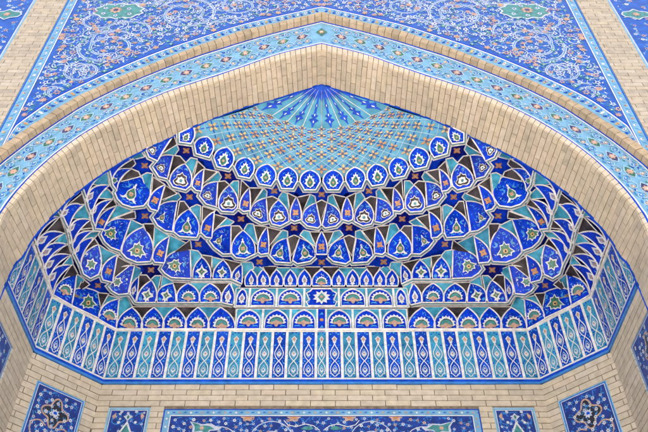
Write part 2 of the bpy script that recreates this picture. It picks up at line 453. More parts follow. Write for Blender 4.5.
# ---- tier 1 : lunette cells on the dado
T1 = Tier(tierthing('lowest tier of the vault, blue lunette cells standing directly on the tall striped panels', L1), L1, L2)
for ax, b0, b1 in ((220.7, 208.3, 235), (198, 185.5, 208.3), (175.7, 163, 185.5), (154, 141.6, 163), (132, 116.5, 141.6)):
    Sx(T1, (ax, 307.5), [(b0, 331), (b1, 331)], .17, .17, 'L', 1.12, Y=YW, lip=False, shift=(0, -1.5), sprig=.6)
Sx(T1, (119, 298.8), [(98.5, 319), (116, 329.5)], .2, .0, 'L', 1.0, lip=False, shift=(.5, -1))
Sx(T1, (86.5, 288), [(72.5, 306), (98, 318)], .42, .42, 'C', .7, lip=False)
Sx(T1, (76.6, 274.3), [(53.5, 295), (71.5, 305.3)], .18, .02, 'L', 1.0, lip=False)
sd = [(33.8, 236.5), (36.3, 244), (40.7, 256), (44.6, 267.5), (48.6, 281), (53, 294)]
sa = [(59, 216.5), (64.7, 233.4), (68, 244.5), (70.3, 255), (72, 265)]
for i in range(5):
    Sx(T1, sa[i], [sd[i], sd[i+1]], .24, -.12, 'P' if i else None, 1.05, lip=False, shift=(-2.5, -3), sprig=.3)
for c, t, b in (('D', [(222, 307.3), (235, 307.3)], [(235, 318)]), ('T', [(199.3, 307.3), (219.4, 307.3)], [(208.4, 317)]),
                ('D', [(177, 307.3), (196.7, 307.3)], [(185.6, 317)]), ('T', [(155.3, 307.3), (174.4, 307.3)], [(163.1, 317)]),
                ('D', [(133.5, 307.3), (152.6, 307.3)], [(141.7, 317)])):
    wedge(T1, c, t, b, Y=YW+.004)
wedge(T1, 'T', [(119.6, 299), (126.5, 296.3), (131.6, 306.6)], [(120, 319)])
wedge(T1, 'T', [(107.5, 295.8), (118, 298.6)], [(102, 306.5)])
wedge(T1, 'D', [(98.6, 293.6), (106.2, 294.2)], [(100.5, 304.5)])
wedge(T1, 'D', [(84.2, 280.6), (87.8, 283.5)], [(78.2, 291)])
wedge(T1, 'T', [(77.3, 274.8), (83.8, 279.8)], [(77.2, 288.8)])
wedge(T1, 'D', [(73.2, 266), (76.8, 272.8)], [(60, 284)])
wedge(T1, 'T', [(70.8, 256.2), (72.3, 262.8)], [(59, 269)])
wedge(T1, 'D', [(67.6, 245.7), (69.5, 252.5)], [(51, 259.4)])
wedge(T1, 'T', [(65.3, 234.7), (67.5, 243)], [(48.5, 249)])
wedge(T1, 'D', [(59.7, 217.8), (64.5, 231)], [(45.5, 232.8)])
wedge(T1, 'T', [(57, 204), (58.6, 214.5)], [(49, 214)])
# ---- flat framed cells on the back wall (shared by tiers 1 and 2)
def frame(T, x0, x1, y0, y1, Y, kind, center=False):
    a = HY((x0, (y0+y1)/2), Y); b = HY((x1, (y0+y1)/2), Y); z1 = HY((X0, y0), Y).z; z0 = HY((X0, y1), Y).z
    w = (b.x-a.x); cx = (a.x+b.x)/2; hh = z1-z0; y = Y*H
    def W(u, v, l): return Vector((cx+u, y-l, z0+v))
    mb = MB()
    add_face(mb, [W(-w/2, 0, 0), W(w/2, 0, 0), W(w/2, hh, 0), W(-w/2, hh, 0)], 'cream')
    i = .013
    def poly(pts, m, l): add_face(mb, [W(u, v, l) for u, v in pts], m)
    if kind == 'tile':
        i = .008
        poly([(-w/2+i, i), (w/2-i, i), (w/2-i, hh-i), (-w/2+i, hh-i)], 'cobalt', .003)
        poly(ring_pts(0, hh/2, w*.24, 8), 'orange', .006)
        for v in (.22, .78):
            poly([(-w*.25, v*hh-.02), (w*.25, v*hh-.015), (w*.05, v*hh+.02)], 'cyan', .005)
    else:
        poly([(-w/2+i, i), (w/2-i, i), (w/2-i, hh-i), (-w/2+i, hh-i)], 'turquoise', .003)
        q = w/2-.026
        if kind == 'arch' or kind == 'narrow':
            lc = [(q*(1-.0*t), .02+(hh*.46)*t) for t in (0, 1)]
            top = hh-.028
            arc = [(q, .02), (q, hh*.45), (q*.97, hh*.53), (q*.84, hh*.66), (q*.6, hh*.78), (q*.3, hh*.87), (0, top)]
            A = arc+[(-x, v) for x, v in reversed(arc[:-1])]
            poly(A, 'cobalt', .006); mb.tube([W(u, v, .008) for u, v in A], .009, 'cream', closed=True)
            s = w*.335 if kind == 'arch' else w*.36
            cy = hh*.40 if kind == 'arch' else hh*.42
            MOT['L' if kind == 'arch' else 'P'](lambda pts, m, l: poly([(x*s, cy+v*s) for x, v in pts], m, .008+.0015*l))
        else:
            qx = w/2-.02; c = .045
            A = [(qx-.03, .02), (qx-.005, .08), (qx-.04, .105), (qx-.005, hh-.09), (qx-.05, hh-.055), (qx-.075, hh-.022)]
            A = A+[(-x, v) for x, v in reversed(A)]
            poly(A, 'cobalt', .006); mb.tube([W(u, v, .008) for u, v in A], .009, 'cream', closed=True)
            s = hh*.36
            n = 10
            poly([((s if k % 2 == 0 else s*.66)*math.cos(math.pi/2+math.pi*k/n), hh/2+(s*1.0 if k % 2 == 0 else s*.66)*math.sin(math.pi/2+math.pi*k/n)) for k in range(2*n)], 'white', .009)
            poly(mir([(0, hh/2+s*.62), (s*.42, hh/2), (0, hh/2-s*.62)]), 'jade', .011); poly(ring_pts(0, hh/2, s*.2, 8), 'apricot', .013)
            for sx in (-1, 1):
                for k in range(4): poly([(sx*(s*1.1+R.random()*.03), hh*(.2+.18*k)), (sx*(s*1.1+.05), hh*(.24+.18*k)), (sx*(s*1.1+.02), hh*(.30+.18*k))], 'cyan', .008)
    nm = 'framed_cell'
    if center: mb.build(nm, T.t)
    else: both(mb, nm, T.t)
frame(T1, 317.4, 325.8, 308.6, 332, YW-.003, 'tile', True)
for x0, x1 in ((290.4, 317.4), (262.6, 290.4), (235.2, 262.6)): frame(T1, x0, x1, 308.6, 332, YW-.003, 'arch')
# ---- tier 2
T2 = Tier(tierthing('second tier, framed lunette cells in a row with a large star frame at middle', L2), L2, L3)
frame(T2, 304.3, 338.9, 287.8, 307.6, YW-.006, 'star', True)
for x0, x1 in ((276.6, 304.3), (249.4, 276.6)): frame(T2, x0, x1, 287.8, 307.6, YW-.006, 'arch')
frame(T2, 234.6, 249.4, 287.8, 307.6, YW-.006, 'narrow')
c13 = [(58.2, 205), (62, 213.7)]
Sx(T2, (79.5, 192), c13, .24, -.1, None)
Sx(T2, (83, 204.6), [(62.2, 214), (65.5, 222), (69.2, 229)], .24, -.1, 'P', .95, shift=(-4, -3), sprig=.4)
Sx(T2, (90.3, 219.8), [(69.4, 229.5), (71.5, 238), (72.3, 246)], .24, -.1, 'P', .95, shift=(-4, -3), sprig=.4)
Sx(T2, (92.6, 230.8), [(72.4, 246.4), (75, 254)], .24, -.1, 'P', .95, shift=(-4, -3), sprig=.4)
Sx(T2, (95.2, 237.5), [(75.2, 254.4), (80.5, 265)], .22, -.1, 'P', .95, shift=(-4, -3), sprig=.4)
Sx(T2, (98.2, 244.6), [(80.7, 265.5), (83.5, 274), (90.5, 278.4), (98.5, 274.5)], .17, .1, 'D', .72)
Sx(T2, (117.3, 255), [(101.2, 275), (103, 280), (112.6, 282.6)], .17, .0, 'F', .72)
Sx(T2, (134.6, 265.5), [(108.5, 286.5), (112, 291), (118.5, 294.6), (128, 293.6)], .26, .0, 'D', .55, shift=(-2.5, -2))
Sx(T2, (138.6, 276.4), [(130.4, 294.5), (135.2, 302)], .16, .03, 'P', .9)
Sx(T2, (151.5, 280.3), [(136.8, 302.6), (154.8, 302.6)], .15, .15, 'S', .98)
Sx(T2, (173, 283.2), [(157.6, 302.6), (175.6, 302.6)], .28, .06, 'S', .98)
Sx(T2, (188, 283.3), [(177.6, 302.6), (198.5, 302.6)], .22, .22, 'L', 1.1, shift=(0, -1.5))
Sx(T2, (210, 283.3), [(200.6, 302.6), (220.3, 302.6)], .22, .22, 'L', 1.1, shift=(0, -1.5))
Sx(T2, (229.7, 283.6), [(221.8, 302.6), (232.6, 305)], .14, .14, 'P', 1.0)
for c, t, b in (
        ('T', [(233.5, 284), (239, 287)], [(234.6, 294)]), ('D', [(212.8, 283.2), (228.5, 283.4)], [(221.3, 290.5)]),
        ('T', [(191.5, 283), (207, 283)], [(199.4, 290.5)]), ('D', [(174.9, 282.8), (185.5, 283)], [(177.8, 289.4)]),
        ('T', [(163.2, 276.6), (172.3, 282)], [(160.8, 288.7)]), ('T', [(152.5, 279), (155.3, 276.4), (160.3, 276.4)], [(157.2, 292.3)]),
        ('D', [(141, 275.7), (146.2, 275.7), (150.2, 280.5)], [(138.6, 292.4)]), ('T', [(136.2, 267.5), (142.2, 270.2), (139, 275)], [(131.6, 281)]),
        ('D', [(118.3, 257.7), (124.5, 261.4), (130.5, 264.2)], [(115.8, 276)]), ('T', [(100.2, 246.2), (106.5, 250.6), (116.5, 254.6)], [(102.2, 263)]),
        ('D', [(94.4, 239.2), (97.3, 243.8)], [(86.8, 250.5)]), ('T', [(90, 232.6), (99.5, 232), (95, 236.6)], [(83, 238.4)]),
        ('D', [(91, 224), (92.3, 229.8)], [(81.2, 228.7)]), ('D', [(91, 220.8), (92, 227.3)], [(77.5, 229.3)]),
        ('T', [(85.7, 206), (89.6, 212.4), (88.5, 217.2)], [(74.2, 217)]), ('D', [(82, 194.3), (85, 202.2)], [(70.3, 203.3)])):
    wedge(T2, c, t, b)
lipband(T2, T2.lip)
star(T2, (98, 285.5), L2, 9.5, 8)
# ---- tier 3
T3 = Tier(tierthing('third tier, large leaf shields at the corners and small arched cells between them', L3), L3, L4)
Sx(T3, (104.5, 172.2), [(83, 188), (86.6, 198)], .22, -.1, None)
Sx(T3, (109, 185.2), [(86.8, 199), (88.5, 207), (92.2, 215)], .24, -.1, 'P', .95, shift=(-3.5, -2.5), sprig=.4)
Sx(T3, (112.4, 199.7), [(92.3, 216), (93, 221), (95.3, 226)], .22, -.1, 'P', .95, shift=(-3.5, -2.5), sprig=.4)
Sx(T3, (117, 205.5), [(95.5, 228.6), (103.8, 229.4)], .17, -.04, 'F', .72, shift=(0, -2))
Sx(T3, (131, 219.6), [(101, 234.5), (105, 242), (111, 247.4), (120.3, 250.8)], .24, .0, 'C', .66, shift=(-3, -2))
Sx(T3, (143.3, 226.9), [(121.5, 252.5), (126.5, 258), (137, 262.3), (150, 261.6)], .17, .17, 'C', .72, shift=(0, -2))
Sx(T3, (169.3, 236.4), [(152.5, 258.6), (155, 262.3), (164.5, 263)], .16, .0, 'F', .75)
Sx(T3, (190.2, 249.8), [(161.3, 269), (165, 273.5), (171.5, 277.6), (191, 278.6)], .22, .0, 'C', .68, shift=(-2.5, -1))
Sx(T3, (202, 256.6), [(193, 279), (210.5, 279)], .14, .14, 'S', .95)
Sx(T3, (223.2, 260), [(213, 279), (230.6, 279)], .15, .15, 'S', .95)
Sx(T3, (242, 264), [(231.8, 279), (241.8, 284)], .16, .02, 'P', 1.0)
lip3 = list(T3.lip)
YT3 = YW-.012
for ax, b0, b1 in ((251.2, 245.6, 256.6), (263, 257.9, 269), (276.7, 270.8, 282.5), (290.4, 284.8, 296.2), (304.6, 298.6, 310.6)):
    Sx(T3, (ax, 269.6), [(b0, 286), (b1, 286)], .17, .17, 'P', .98, Y=YT3, lip=False, sprig=.4)
Sx(T3, (X0, 269.8), [(312.6, 286), (2*X0-312.6, 286)], .2, .2, 'L', 1.05, Y=YT3, lip=False, center=True, shift=(0, -1.5))
for c, t, b in (('D', [(306.4, 267.6), (319, 267.6)], [(311.8, 276.5)]), ('T', [(292, 268.4), (303, 268.4)], [(297.4, 276)]), ('T', [(278.3, 268.4), (288.8, 268.4)], [(283.7, 276)]),
                ('D', [(265.2, 267), (274.8, 267)], [(269.9, 276)]), ('T', [(253.2, 268.4), (258, 266.5), (261.7, 269)], [(257.2, 276)])):
    wedge(T3, c, t, b, Y=YT3+.004)
for c, t, b in (
        ('T', [(243.2, 263), (251.8, 262.8), (252.8, 266.7)], [(244.2, 274.5)]), ('D', [(226.2, 260.2), (239.2, 263.4)], [(231.6, 270)]),
        ('T', [(212.4, 257.6), (221.5, 260)], [(213.2, 267.2)]), ('D', [(203.8, 255.8), (211.4, 257)], [(210.9, 266.5)]),
        ('T', [(191.6, 250.5), (197.6, 251.6), (201.2, 255.8)], [(193.3, 272.5)]),
        ('D', [(190, 242.4), (190.8, 247.8)], [(168.5, 256.6)]), ('T', [(170.3, 236.2), (184.5, 243)], [(168.4, 255)]),
        ('T', [(155, 227), (167.6, 235.5)], [(154, 247.4)]), ('D', [(145.5, 224.5), (152.8, 224.5)], [(151.7, 245)]),
        ('T', [(131.9, 220.6), (141.3, 225.2)], [(126.3, 238.3)]), ('D', [(134.2, 212), (134.8, 216.4)], [(111.3, 219.7)]),
        ('T', [(117.8, 205.7), (131.5, 210.7)], [(111.4, 218.5)]), ('D', [(113.6, 200.6), (115.4, 203.8)], [(104.4, 208.6)]),
        ('T', [(107.9, 190.2), (112.8, 195.2), (112.2, 198.4)], [(98.3, 197.6)]), ('T', [(107, 174.8), (108.2, 184.2)], [(91.8, 183)])):
    wedge(T3, c, t, b)
lipband(T3, lip3)
star(T3, (151, 270), L3)
# ---- tier 4
T4 = Tier(tierthing('fourth tier, tall blue shields with green buds hanging above the small arched cells', L4), L4, L5)
Sx(T4, (132.9, 159.2), [(109.3, 169), (111.8, 179)], .2, -.1, None)
Sx(T4, (131.6, 168.8), [(112, 180), (113, 185), (117, 190.5)], .26, -.14, 'D', .7, shift=(0, -4))
Sx(T4, (140.2, 176.6), [(115, 193), (117.5, 199), (123, 204.4), (132, 207.2), (143.5, 205.8), (146.3, 202.6)], .34, .26, 'B', .62, shift=(0, -2))
Sx(T4, (165, 184.7), [(148, 205), (151, 209), (157.8, 211)], .16, .0, 'F', .75)
Sx(T4, (177.3, 201.2), [(152.8, 217.5), (157.6, 225.4), (165.4, 230.6), (172.3, 231.6)], .22, .0, 'B', .44, shift=(-2, -2))
Sx(T4, (188.7, 209), [(173.8, 231.8), (179.6, 236.4), (196.4, 237.6), (198.4, 233.5)], .16, .16, 'B', .72, shift=(0, -1))
Sx(T4, (214.4, 211.3), [(201, 232.6), (206, 237.3), (211.8, 238)], .16, .0, 'F', .75)
Sx(T4, (231, 225.4), [(209.4, 241), (214.5, 247.6), (223, 254), (230.6, 253.8)], .22, .0, 'B', .5, shift=(-2, -1))
Sx(T4, (243, 230.3), [(231.9, 253.4), (236, 257.6), (245, 258.8), (255, 254)], .16, .16, 'B', .74, shift=(0, -1))
Sx(T4, (267.2, 226.8), [(258, 252), (261, 254.4), (268.6, 253.2)], .11, .03, 'F', .75)
Sx(T4, (286.8, 238), [(270.4, 256), (276, 262), (290.6, 263)], .2, .02, 'B', .72, shift=(-1, 0))
Sx(T4, (299.6, 238), [(292.6, 260.5), (297.5, 263.8), (310, 261.4), (315.2, 256.6)], .02, .2, 'B', .72, shift=(1, 0))
Sx(T4, (X0, 231.4), [(316.4, 254.4), (2*X0-316.4, 254.4)], .1, .1, 'F', .8, center=True, lip=False)
for c, t, b in (
        ('D', [(310, 232.4), (319.4, 232.6)], [(315.4, 242.8)]), ('T', [(301.6, 233.8), (303.8, 231), (309, 232)], [(314, 243.6)]),
        ('D', [(289.6, 237.8), (294.2, 235.8), (298.8, 237.8)], [(292, 252)]), ('T', [(282.8, 230.6), (287, 232), (287, 236)], [(273.8, 243)]),
        ('D', [(269, 228.4), (280, 231)], [(271, 243)]), ('D', [(254.5, 226), (265.4, 227.2)], [(258.2, 242)]),
        ('T', [(245.2, 229), (248, 224.2), (253, 224.7)], [(256.9, 242)]), ('D', [(232.7, 226.6), (239, 226.6), (241.4, 229.8)], [(232.2, 246)]),
        ('T', [(228, 219.5), (232.8, 221.9), (230.6, 223.6)], [(216, 229.4)]), ('D', [(216.5, 215.5), (226, 218.2)], [(215.2, 228.6)]),
        ('D', [(203, 207.2), (213, 210.2)], [(202.4, 223)]), ('T', [(191.9, 207.6), (197, 205.2), (200, 206.5)], [(199.8, 222)]),
        ('D', [(180.2, 202), (183.8, 202), (188, 207.6)], [(176.4, 221.5)]), ('T', [(178, 193.5), (180.3, 197.2), (178, 199.6)], [(164, 200.8)]),
        ('D', [(167.2, 187.2), (176.4, 193.4)], [(162.8, 199)]), ('D', [(153.6, 178), (163.4, 184.3)], [(151.8, 194)]),
        ('T', [(142.5, 175.8), (147, 173.4), (150.5, 174)], [(148.2, 195.5)]), ('D', [(131.6, 169.6), (138, 172.2), (139.8, 176)], [(122.3, 180.8)]),
        ('D', [(133.4, 160.6), (134.8, 163.6), (132.5, 166)], [(119, 168.6)]), ('T', [(140.7, 151.5), (143.7, 156.3), (136.4, 158.2)], [(130, 157)])):
    wedge(T4, c, t, b)
lipband(T4, T4.lip)
for p in ((145, 216), (198.3, 244.3), (259.5, 262)): star(T4, p, L4)
star(T4, (X0, 262.3), L4, center=True)
# ---- tier 5
T5 = Tier(tierthing('fifth tier, blue shields with black and white crowns just below the ring of pointed ovals', L5), L5, L6)
Sx(T5, (172.8, 136.5), [(146, 150), (149, 157), (157.6, 161)], .2, -.02, 'A', .6, shift=(-1, -4))
Sx(T5, (173.2, 155.3), [(152.6, 167), (158.8, 176.5), (167.4, 178.8)], .24, .0, 'A', .55, shift=(-.5, -1))
Sx(T5, (184.8, 163.6), [(169.5, 181.4), (173, 186.9), (185.6, 190), (190.3, 186)], .16, .16, 'A', .86, shift=(0, -1))
Sx(T5, (204, 168.8), [(192.2, 186.4), (196, 190.4), (201.5, 191.2)], .15, .0, 'F', .75)
Sx(T5, (217.8, 181.6), [(199.6, 196), (206, 204), (216.2, 206.9)], .22, .0, 'A', .64, shift=(-1.5, -1))
Sx(T5, (229.2, 185.2), [(218.8, 207.8), (221.8, 211.3), (233, 212), (237.2, 208)], .15, .15, 'A', .9, shift=(0, -1))
Sx(T5, (249.4, 187.8), [(239.6, 208.4), (243.4, 211.4), (250, 210.6)], .12, .03, 'F', .78)
Sx(T5, (266.2, 197.8), [(249.8, 214.8), (254.4, 219), (261.5, 222.8), (268, 221.6)], .2, .0, 'A', .68, shift=(-1, -1))
Sx(T5, (278.4, 200), [(269.8, 219), (272, 224), (280.2, 226), (288.6, 221.6)], .15, .15, 'A', .9, shift=(0, -1))
Sx(T5, (296.4, 196.8), [(290.6, 219.4), (294.6, 221.4), (301, 219.4)], .1, .08, 'F', .8)
Sx(T5, (316.2, 202.8), [(302.2, 221.2), (307.4, 226), (318, 228), (321, 225)], .2, .0, 'A', .7, shift=(-.8, -1))
for c, t, b in (
        ('T', [(310.8, 195.2), (314.4, 197), (315, 201.2)], [(303.7, 210.3)]), ('D', [(299, 197.6), (309.2, 195.2)], [(303.4, 209.4)]),
        ('D', [(288, 193.8), (295.5, 197.5)], [(290, 206)]), ('T', [(279.7, 197), (282.8, 192.6), (286.6, 193.8)], [(288.6, 207.6)]),
        ('D', [(266.8, 198.2), (272.4, 197), (277, 199.5)], [(269.3, 210.6)]), ('T', [(264, 189.2), (266.4, 191.7), (266, 196)], [(253.4, 203.8)]),
        ('D', [(250.6, 188.6), (261.8, 188.6)], [(252.4, 203)]), ('D', [(241.8, 181), (248, 187.2)], [(240.4, 197.4)]),
        ('T', [(231.4, 184), (233.8, 181.6), (238.2, 181.6)], [(238.2, 197.4)]), ('D', [(219, 182.2), (224.7, 181.6), (228.4, 184.8)], [(219, 196)]),
        ('T', [(218.2, 172.5), (220.6, 176.9), (218.8, 179.8)], [(206.4, 183)]), ('D', [(206.2, 170), (216, 171.8)], [(205.6, 181)]),
        ('D', [(198, 162.3), (203.8, 167.8)], [(194.6, 175.4)]), ('T', [(186.6, 162.8), (191, 158.4), (196.6, 159.6)], [(192.2, 174)]),
        ('D', [(175.2, 156.2), (179.6, 156.8), (184.6, 162.4)], [(170.9, 172.4)]), ('T', [(176.4, 145.2), (178.1, 149.4), (174.4, 154.4)], [(163.2, 154.4)]),
        ('D', [(173.8, 137.2), (176.4, 144.2)], [(162.4, 153)])):
    wedge(T5, c, t, b)
wedge(T5, 'D', [(317, 203), (X0, 200.6), (2*X0-317, 203)], [(X0, 217.6)], center=True)
lipband(T5, T5.lip)
for p in ((144.6, 165.6), (189.5, 197), (241, 219), (294.2, 228)): star(T5, p, L5)
# ---- ring of pointed ovals
TG = Tier(thing('oval_ring', 'ring of pointed blue ovals with green centres edging the flowered pale vault', 'vault tier', (0, 5.4, zw(L6)), 'tiers of the tiled vault'), L6, L7)
GS = [((192.9, 126.2), [(179.2, 133), (179.4, 142), (190.9, 143.6), (193.6, 139)], .0, .12, -1),
      ((207.8, 136.9), [(194.4, 144.6), (196.2, 153.7), (209, 157.4), (212, 153)], .2, .2, 0),
      ((227.2, 147.2), [(213.8, 158), (217, 166.7), (228.5, 169.1), (232.6, 164)], .2, .2, 0),
      ((247.1, 157.2), [(234.6, 167.5), (238.6, 176), (249.5, 178.2), (253.4, 172.6)], .2, .2, 0),
      ((267.9, 164), [(255.4, 175.5), (259.6, 184), (271, 186), (275.4, 179.4)], .2, .2, 0),
      ((288.6, 167.2), [(277.8, 179.4), (281.6, 188.4), (293, 188.8), (297.3, 181)], .2, .2, 0),
      ((310, 170), [(299.9, 181.8), (304.6, 189.8), (315.6, 189.8), (320.2, 181.8)], .2, .2, 0)]
for ap, ba, l, r_, q in GS:
    Sx(TG, ap, ba, l, r_, 'G', .86, name='pointed_oval', sprig=.8, shift=(0, -.8), tr=.7)
lipband(TG, TG.lip)
for p in ((186.3, 150.6), (228, 176.2), (274.2, 191)): star(TG, p, L6)
star(TG, (X0, 194.4), L6, center=True)
# ------------------------------------------------------------------ backing shell behind the cells (structural vault)
def levels():
    def sub(pts, n=40):
        P = [Vector(p) for p in pts]; d = [0]
        for a, b in zip(P, P[1:]): d.append(d[-1]+(b-a).length)
        out = []
        for i in range(n+1):
            t = d[-1]*i/n; k = max(j for j in range(len(d)) if d[j] <= t+1e-9); k = min(k, len(P)-2)
            f = (t-d[k])/max(1e-9, d[k+1]-d[k]); out.append(P[k].lerp(P[k+1], f))
        return out
    base = [(33, 236), (53, 295), (116, 331), (X0, 331)]
    l2 = T2.lip+[(235, 306), (X0, 306)]
    l3 = lip3+[(245, 286), (X0, 286)]
    l4 = T4.lip+[(X0, 262)]; l5 = T5.lip+[(X0, 225)]; l6 = TG.lip
    g7 = [(192, 127), (208, 137), (227, 147), (247, 157), (268, 164), (288.6, 167.5), (X0, 170)]
    return [(sub(x), z) for x, z in ((base, L1), (l2, L2), (l3, L3), (l4, L4), (l5, L5), (l6, L6), (g7, L7))]
portal = thing('portal_wall', 'massive pale brick portal wall that frames the arch and backs the tiled niche', 'wall', (0, YF*H, 0))
mb = MB(); rows = []
for pts, z in levels():
    row = []
    for p in pts:
        q = HZ(p, z); d = Vector((q.x, (q.y-YB*H)*1.2, 0)); d = d.normalized() if d.length > .01 else Vector((0, 1, 0))
        row.append(q+d*.30+Vector((0, 0, .16)))
    rows.append(row)
for r0, r1 in zip(rows, rows[1:]):
    for i in range(len(r0)-1): add_face(mb, [r0[i], r0[i+1], r1[i+1], r1[i]], 'cobalt')
both(mb, 'vault_backing', portal)
# ------------------------------------------------------------------ flowered pale vault (lattice) and fan
A0 = [(X0, 169.5), (299.6, 168.8), (277.6, 166), (256.9, 160), (236.6, 151.4), (216.6, 141.2), (197, 129.5), (177, 117)]
A8 = [(X0, 128.6), (302.2, 127.6), (286, 122.6), (269.6, 116.4), (255, 107.6), (242, 97), (230, 85), (219, 72)]
TT = [0, .2, .363, .494, .607, .728, .827, .907, 1.0]
def lat(a, r, lift=0.):
    sg = 1 if a >= 0 else -1; a = abs(a); i = min(int(a), 6); f = a-i
    p0 = Vector(A0[i]).lerp(Vector(A0[i+1]), f); p1 = Vector(A8[i]).lerp(Vector(A8[i+1]), f)
    r = max(-1.2, min(8, r)); k = min(max(int(math.floor(r)), 0), 7); t = TT[k]+(TT[k+1]-TT[k])*(r-k)
    p = p0.lerp(p1, t)
    q = HZ((p.x, p.y), L7+(L8-L7)*t)
    if sg < 0: q = Vector((-q.x, q.y, q.z))
    return q
def latn(a, r, lift):
    q = lat(a, r); e = .05
    n = (lat(a+e, r)-lat(a-e, r)).cross(lat(a, min(8, r+e))-lat(a, r-e))
    if n.dot(CAM-q) < 0: n.negate()
    return q+n.normalized()*lift
lt = thing('lattice_vault', 'pale blue upper vault scattered with rows of small orange flowers', 'vault', (0, 5.0, zw(L7)))
mb = MB(); NA = 56
for i in range(NA*2):
    a0 = -7+i*7/NA; a1 = -7+(i+1)*7/NA
    for r in [x*.5-1 for x in range(18)]:
        add_face(mb, [lat(a0, r), lat(a1, r), lat(a1, r+.5), lat(a0, r+.5)], 'lattice_blue')
def latstroke(mb, p, q, w, m, lift, n=3):
    L = [latn(p[0]+(q[0]-p[0])*i/n, p[1]+(q[1]-p[1])*i/n, lift) for i in range(n+1)]
    for a, b in zip(L, L[1:]):
        d = (b-a).normalized(); s = d.cross((CAM-a).normalized()).normalized()*w/2
        add_face(mb, [a-s, b-s, b+s, a+s], m)
mw = mf = mb
for r in range(0, 9):
    off = .5 if r % 2 else 0
    for k in range(-7, 8):
        a = k+off
        if abs(a) > 6.6: continue
        for da in (-.5, .5):
            if r < 8 and abs(a+da) < 6.9:
                # dashed dark-blue links between flowers
                latstroke(mb, (a+da*.22, r+.22), (a+da*.44, r+.44), .010, 'dado_blue', .006+mb.lift())
                latstroke(mb, (a+da*.56, r+.56), (a+da*.78, r+.78), .010, 'dado_blue', .006+mb.lift())
                # thin pale joints half way between
                latstroke(mw, (a+.5, r), (a+.5+da, r+1), .006, 'sky_tile_light', .004+mw.lift(), 3)
        # flower : four petals
        s = .31
        c = latn(a, min(7.85, max(.0, r)), .012); ex = (latn(a+.1, r-.1, .012)-latn(a-.1, r-.1, .012)).normalized()
        nn = (CAM-c).normalized()
        ez = (latn(a, min(8, r+.1), .012)-latn(a, r-.2, .012)); ez = (ez-ex*ez.dot(ex)).normalized()
        rad = (.070, .067, .064, .061, .058, .056, .053, .050, .046)[r]
        rx, rz = rad*R.uniform(.9, 1.08), rad*R.uniform(.9, 1.08)*.80
        pts = []
        for j in range(24):
            an = 2*math.pi*j/24; kk = .58+.42*math.cos(4*an)
            pts.append(c+ex*(rx*kk*math.cos(an))+ez*(rz*kk*math.sin(an)))
        add_face(mf, pts, 'ochre' if (k*7+r*3) % 5 else 'orange')
        add_face(mf, [c+nn*.003+ex*(.018*math.cos(x))+ez*(.018*math.sin(x)) for x in [j*math.pi/3 for j in range(6)]], 'violet_dark')
clip(mb.build('tile_field', lt))
# fan
ft = thing('fan_shell', 'turquoise half fan of long petals with blue arrows at the very top of the niche', 'vault', (0, 4.95, zw(L8)))
AP = (X0, 82.6)
def fanP(p, lift=0.):
    # cone from apex to the rim: t = 0 at apex, 1 at rim
    best = None
    ap = Vector(AP); v = Vector(p)-ap
    rim = FR
    for a, b in zip(rim, rim[1:]):
        A = Vector(a)-ap; B = Vector(b)-ap; det = A.x*B.y-A.y*B.x
        if abs(det) < 1e-9: continue
        s = (v.x*B.y-v.y*B.x)/det; t = (A.x*v.y-A.y*v.x)/det
        if s >= -1e-6 and t >= -1e-6: best = s+t; break
    t = best if best is not None else 1.
    q = HZ(p, LA+.004+(L8-LA)*min(1.05, t))
    return q+(CAM-q).normalized()*lift
FL = [(X0, 129), (302.4, 127), (287.4, 121.6), (271.8, 116), (252, 104), (236, 92)]
FR = [(2*X0-x, y) for x, y in reversed(FL[1:])]+FL
FR = list(reversed(FR)) if False else FR
fr_mats = []
for k in range(5):
    a, b = FL[k], FL[k+1]; ap = Vector(AP)
    mb = MB()
    m = (Vector(a)+Vector(b))/2; m = ap+(m-ap)*1.03
    n = 6; A = [ap+(Vector(a)-ap)*i/n for i in range(n+1)]; B = [ap+(Vector(b)-ap)*i/n for i in range(n+1)]; M = [ap+(m-ap)*i/n for i in range(n+1)]
    for i in range(n):
        cc = 'fan_blue'
        push = .012*math.sin(math.pi*(i+.5)/n)
        for P_, Q_ in ((A, M), (M, B)):
            pts = [P_[i], P_[i+1], Q_[i+1], Q_[i]] if i else [P_[0], P_[1], Q_[1]]
            add_face(mb, [fanP(tuple(x)) for x in pts], cc)
    # blue root of the petal
    def put(pts, mt, l): add_face(mb, [fanP(p, l) for p in pts], mt)
    d = m-ap; 
    def loc(t, s): 
        c = ap+d*t; w = (Vector(b)-Vector(a))*.5
        return tuple(c+w*(s*t))
    put([tuple(ap), loc(.4, -.95), loc(.3, -.3), loc(.46, 0), loc(.3, .3), loc(.4, .95)], 'dado_blue', .006)
    put([loc(.28, -.3), loc(.46, -.2), loc(.48, -.36), loc(.53, -.18), loc(.68, -.18), loc(.70, -.55), loc(.76, -.16), loc(.80, -.66), loc(.86, -.2), loc(.985, 0), loc(.86, .2), loc(.80, .66), loc(.76, .16), loc(.70, .55), loc(.68, .18), loc(.53, .18), loc(.48, .36), loc(.46, .2), loc(.28, .3)], 'dado_blue', .008)
    for tt in (.49, .69, .835):
        put([loc(tt-.03, 0), loc(tt, -.09), loc(tt+.035, 0), loc(tt, .09)], 'white', .011)
    mb.tube([fanP(tuple(x), .003) for x in A[1:]], .0042, 'cream', n=4)
    mb.tube([fanP(tuple(x), .003) for x in (a, m, b)], .006, 'sky_tile_light', n=4)
    both(mb, 'fan_petal', ft, cl=True)
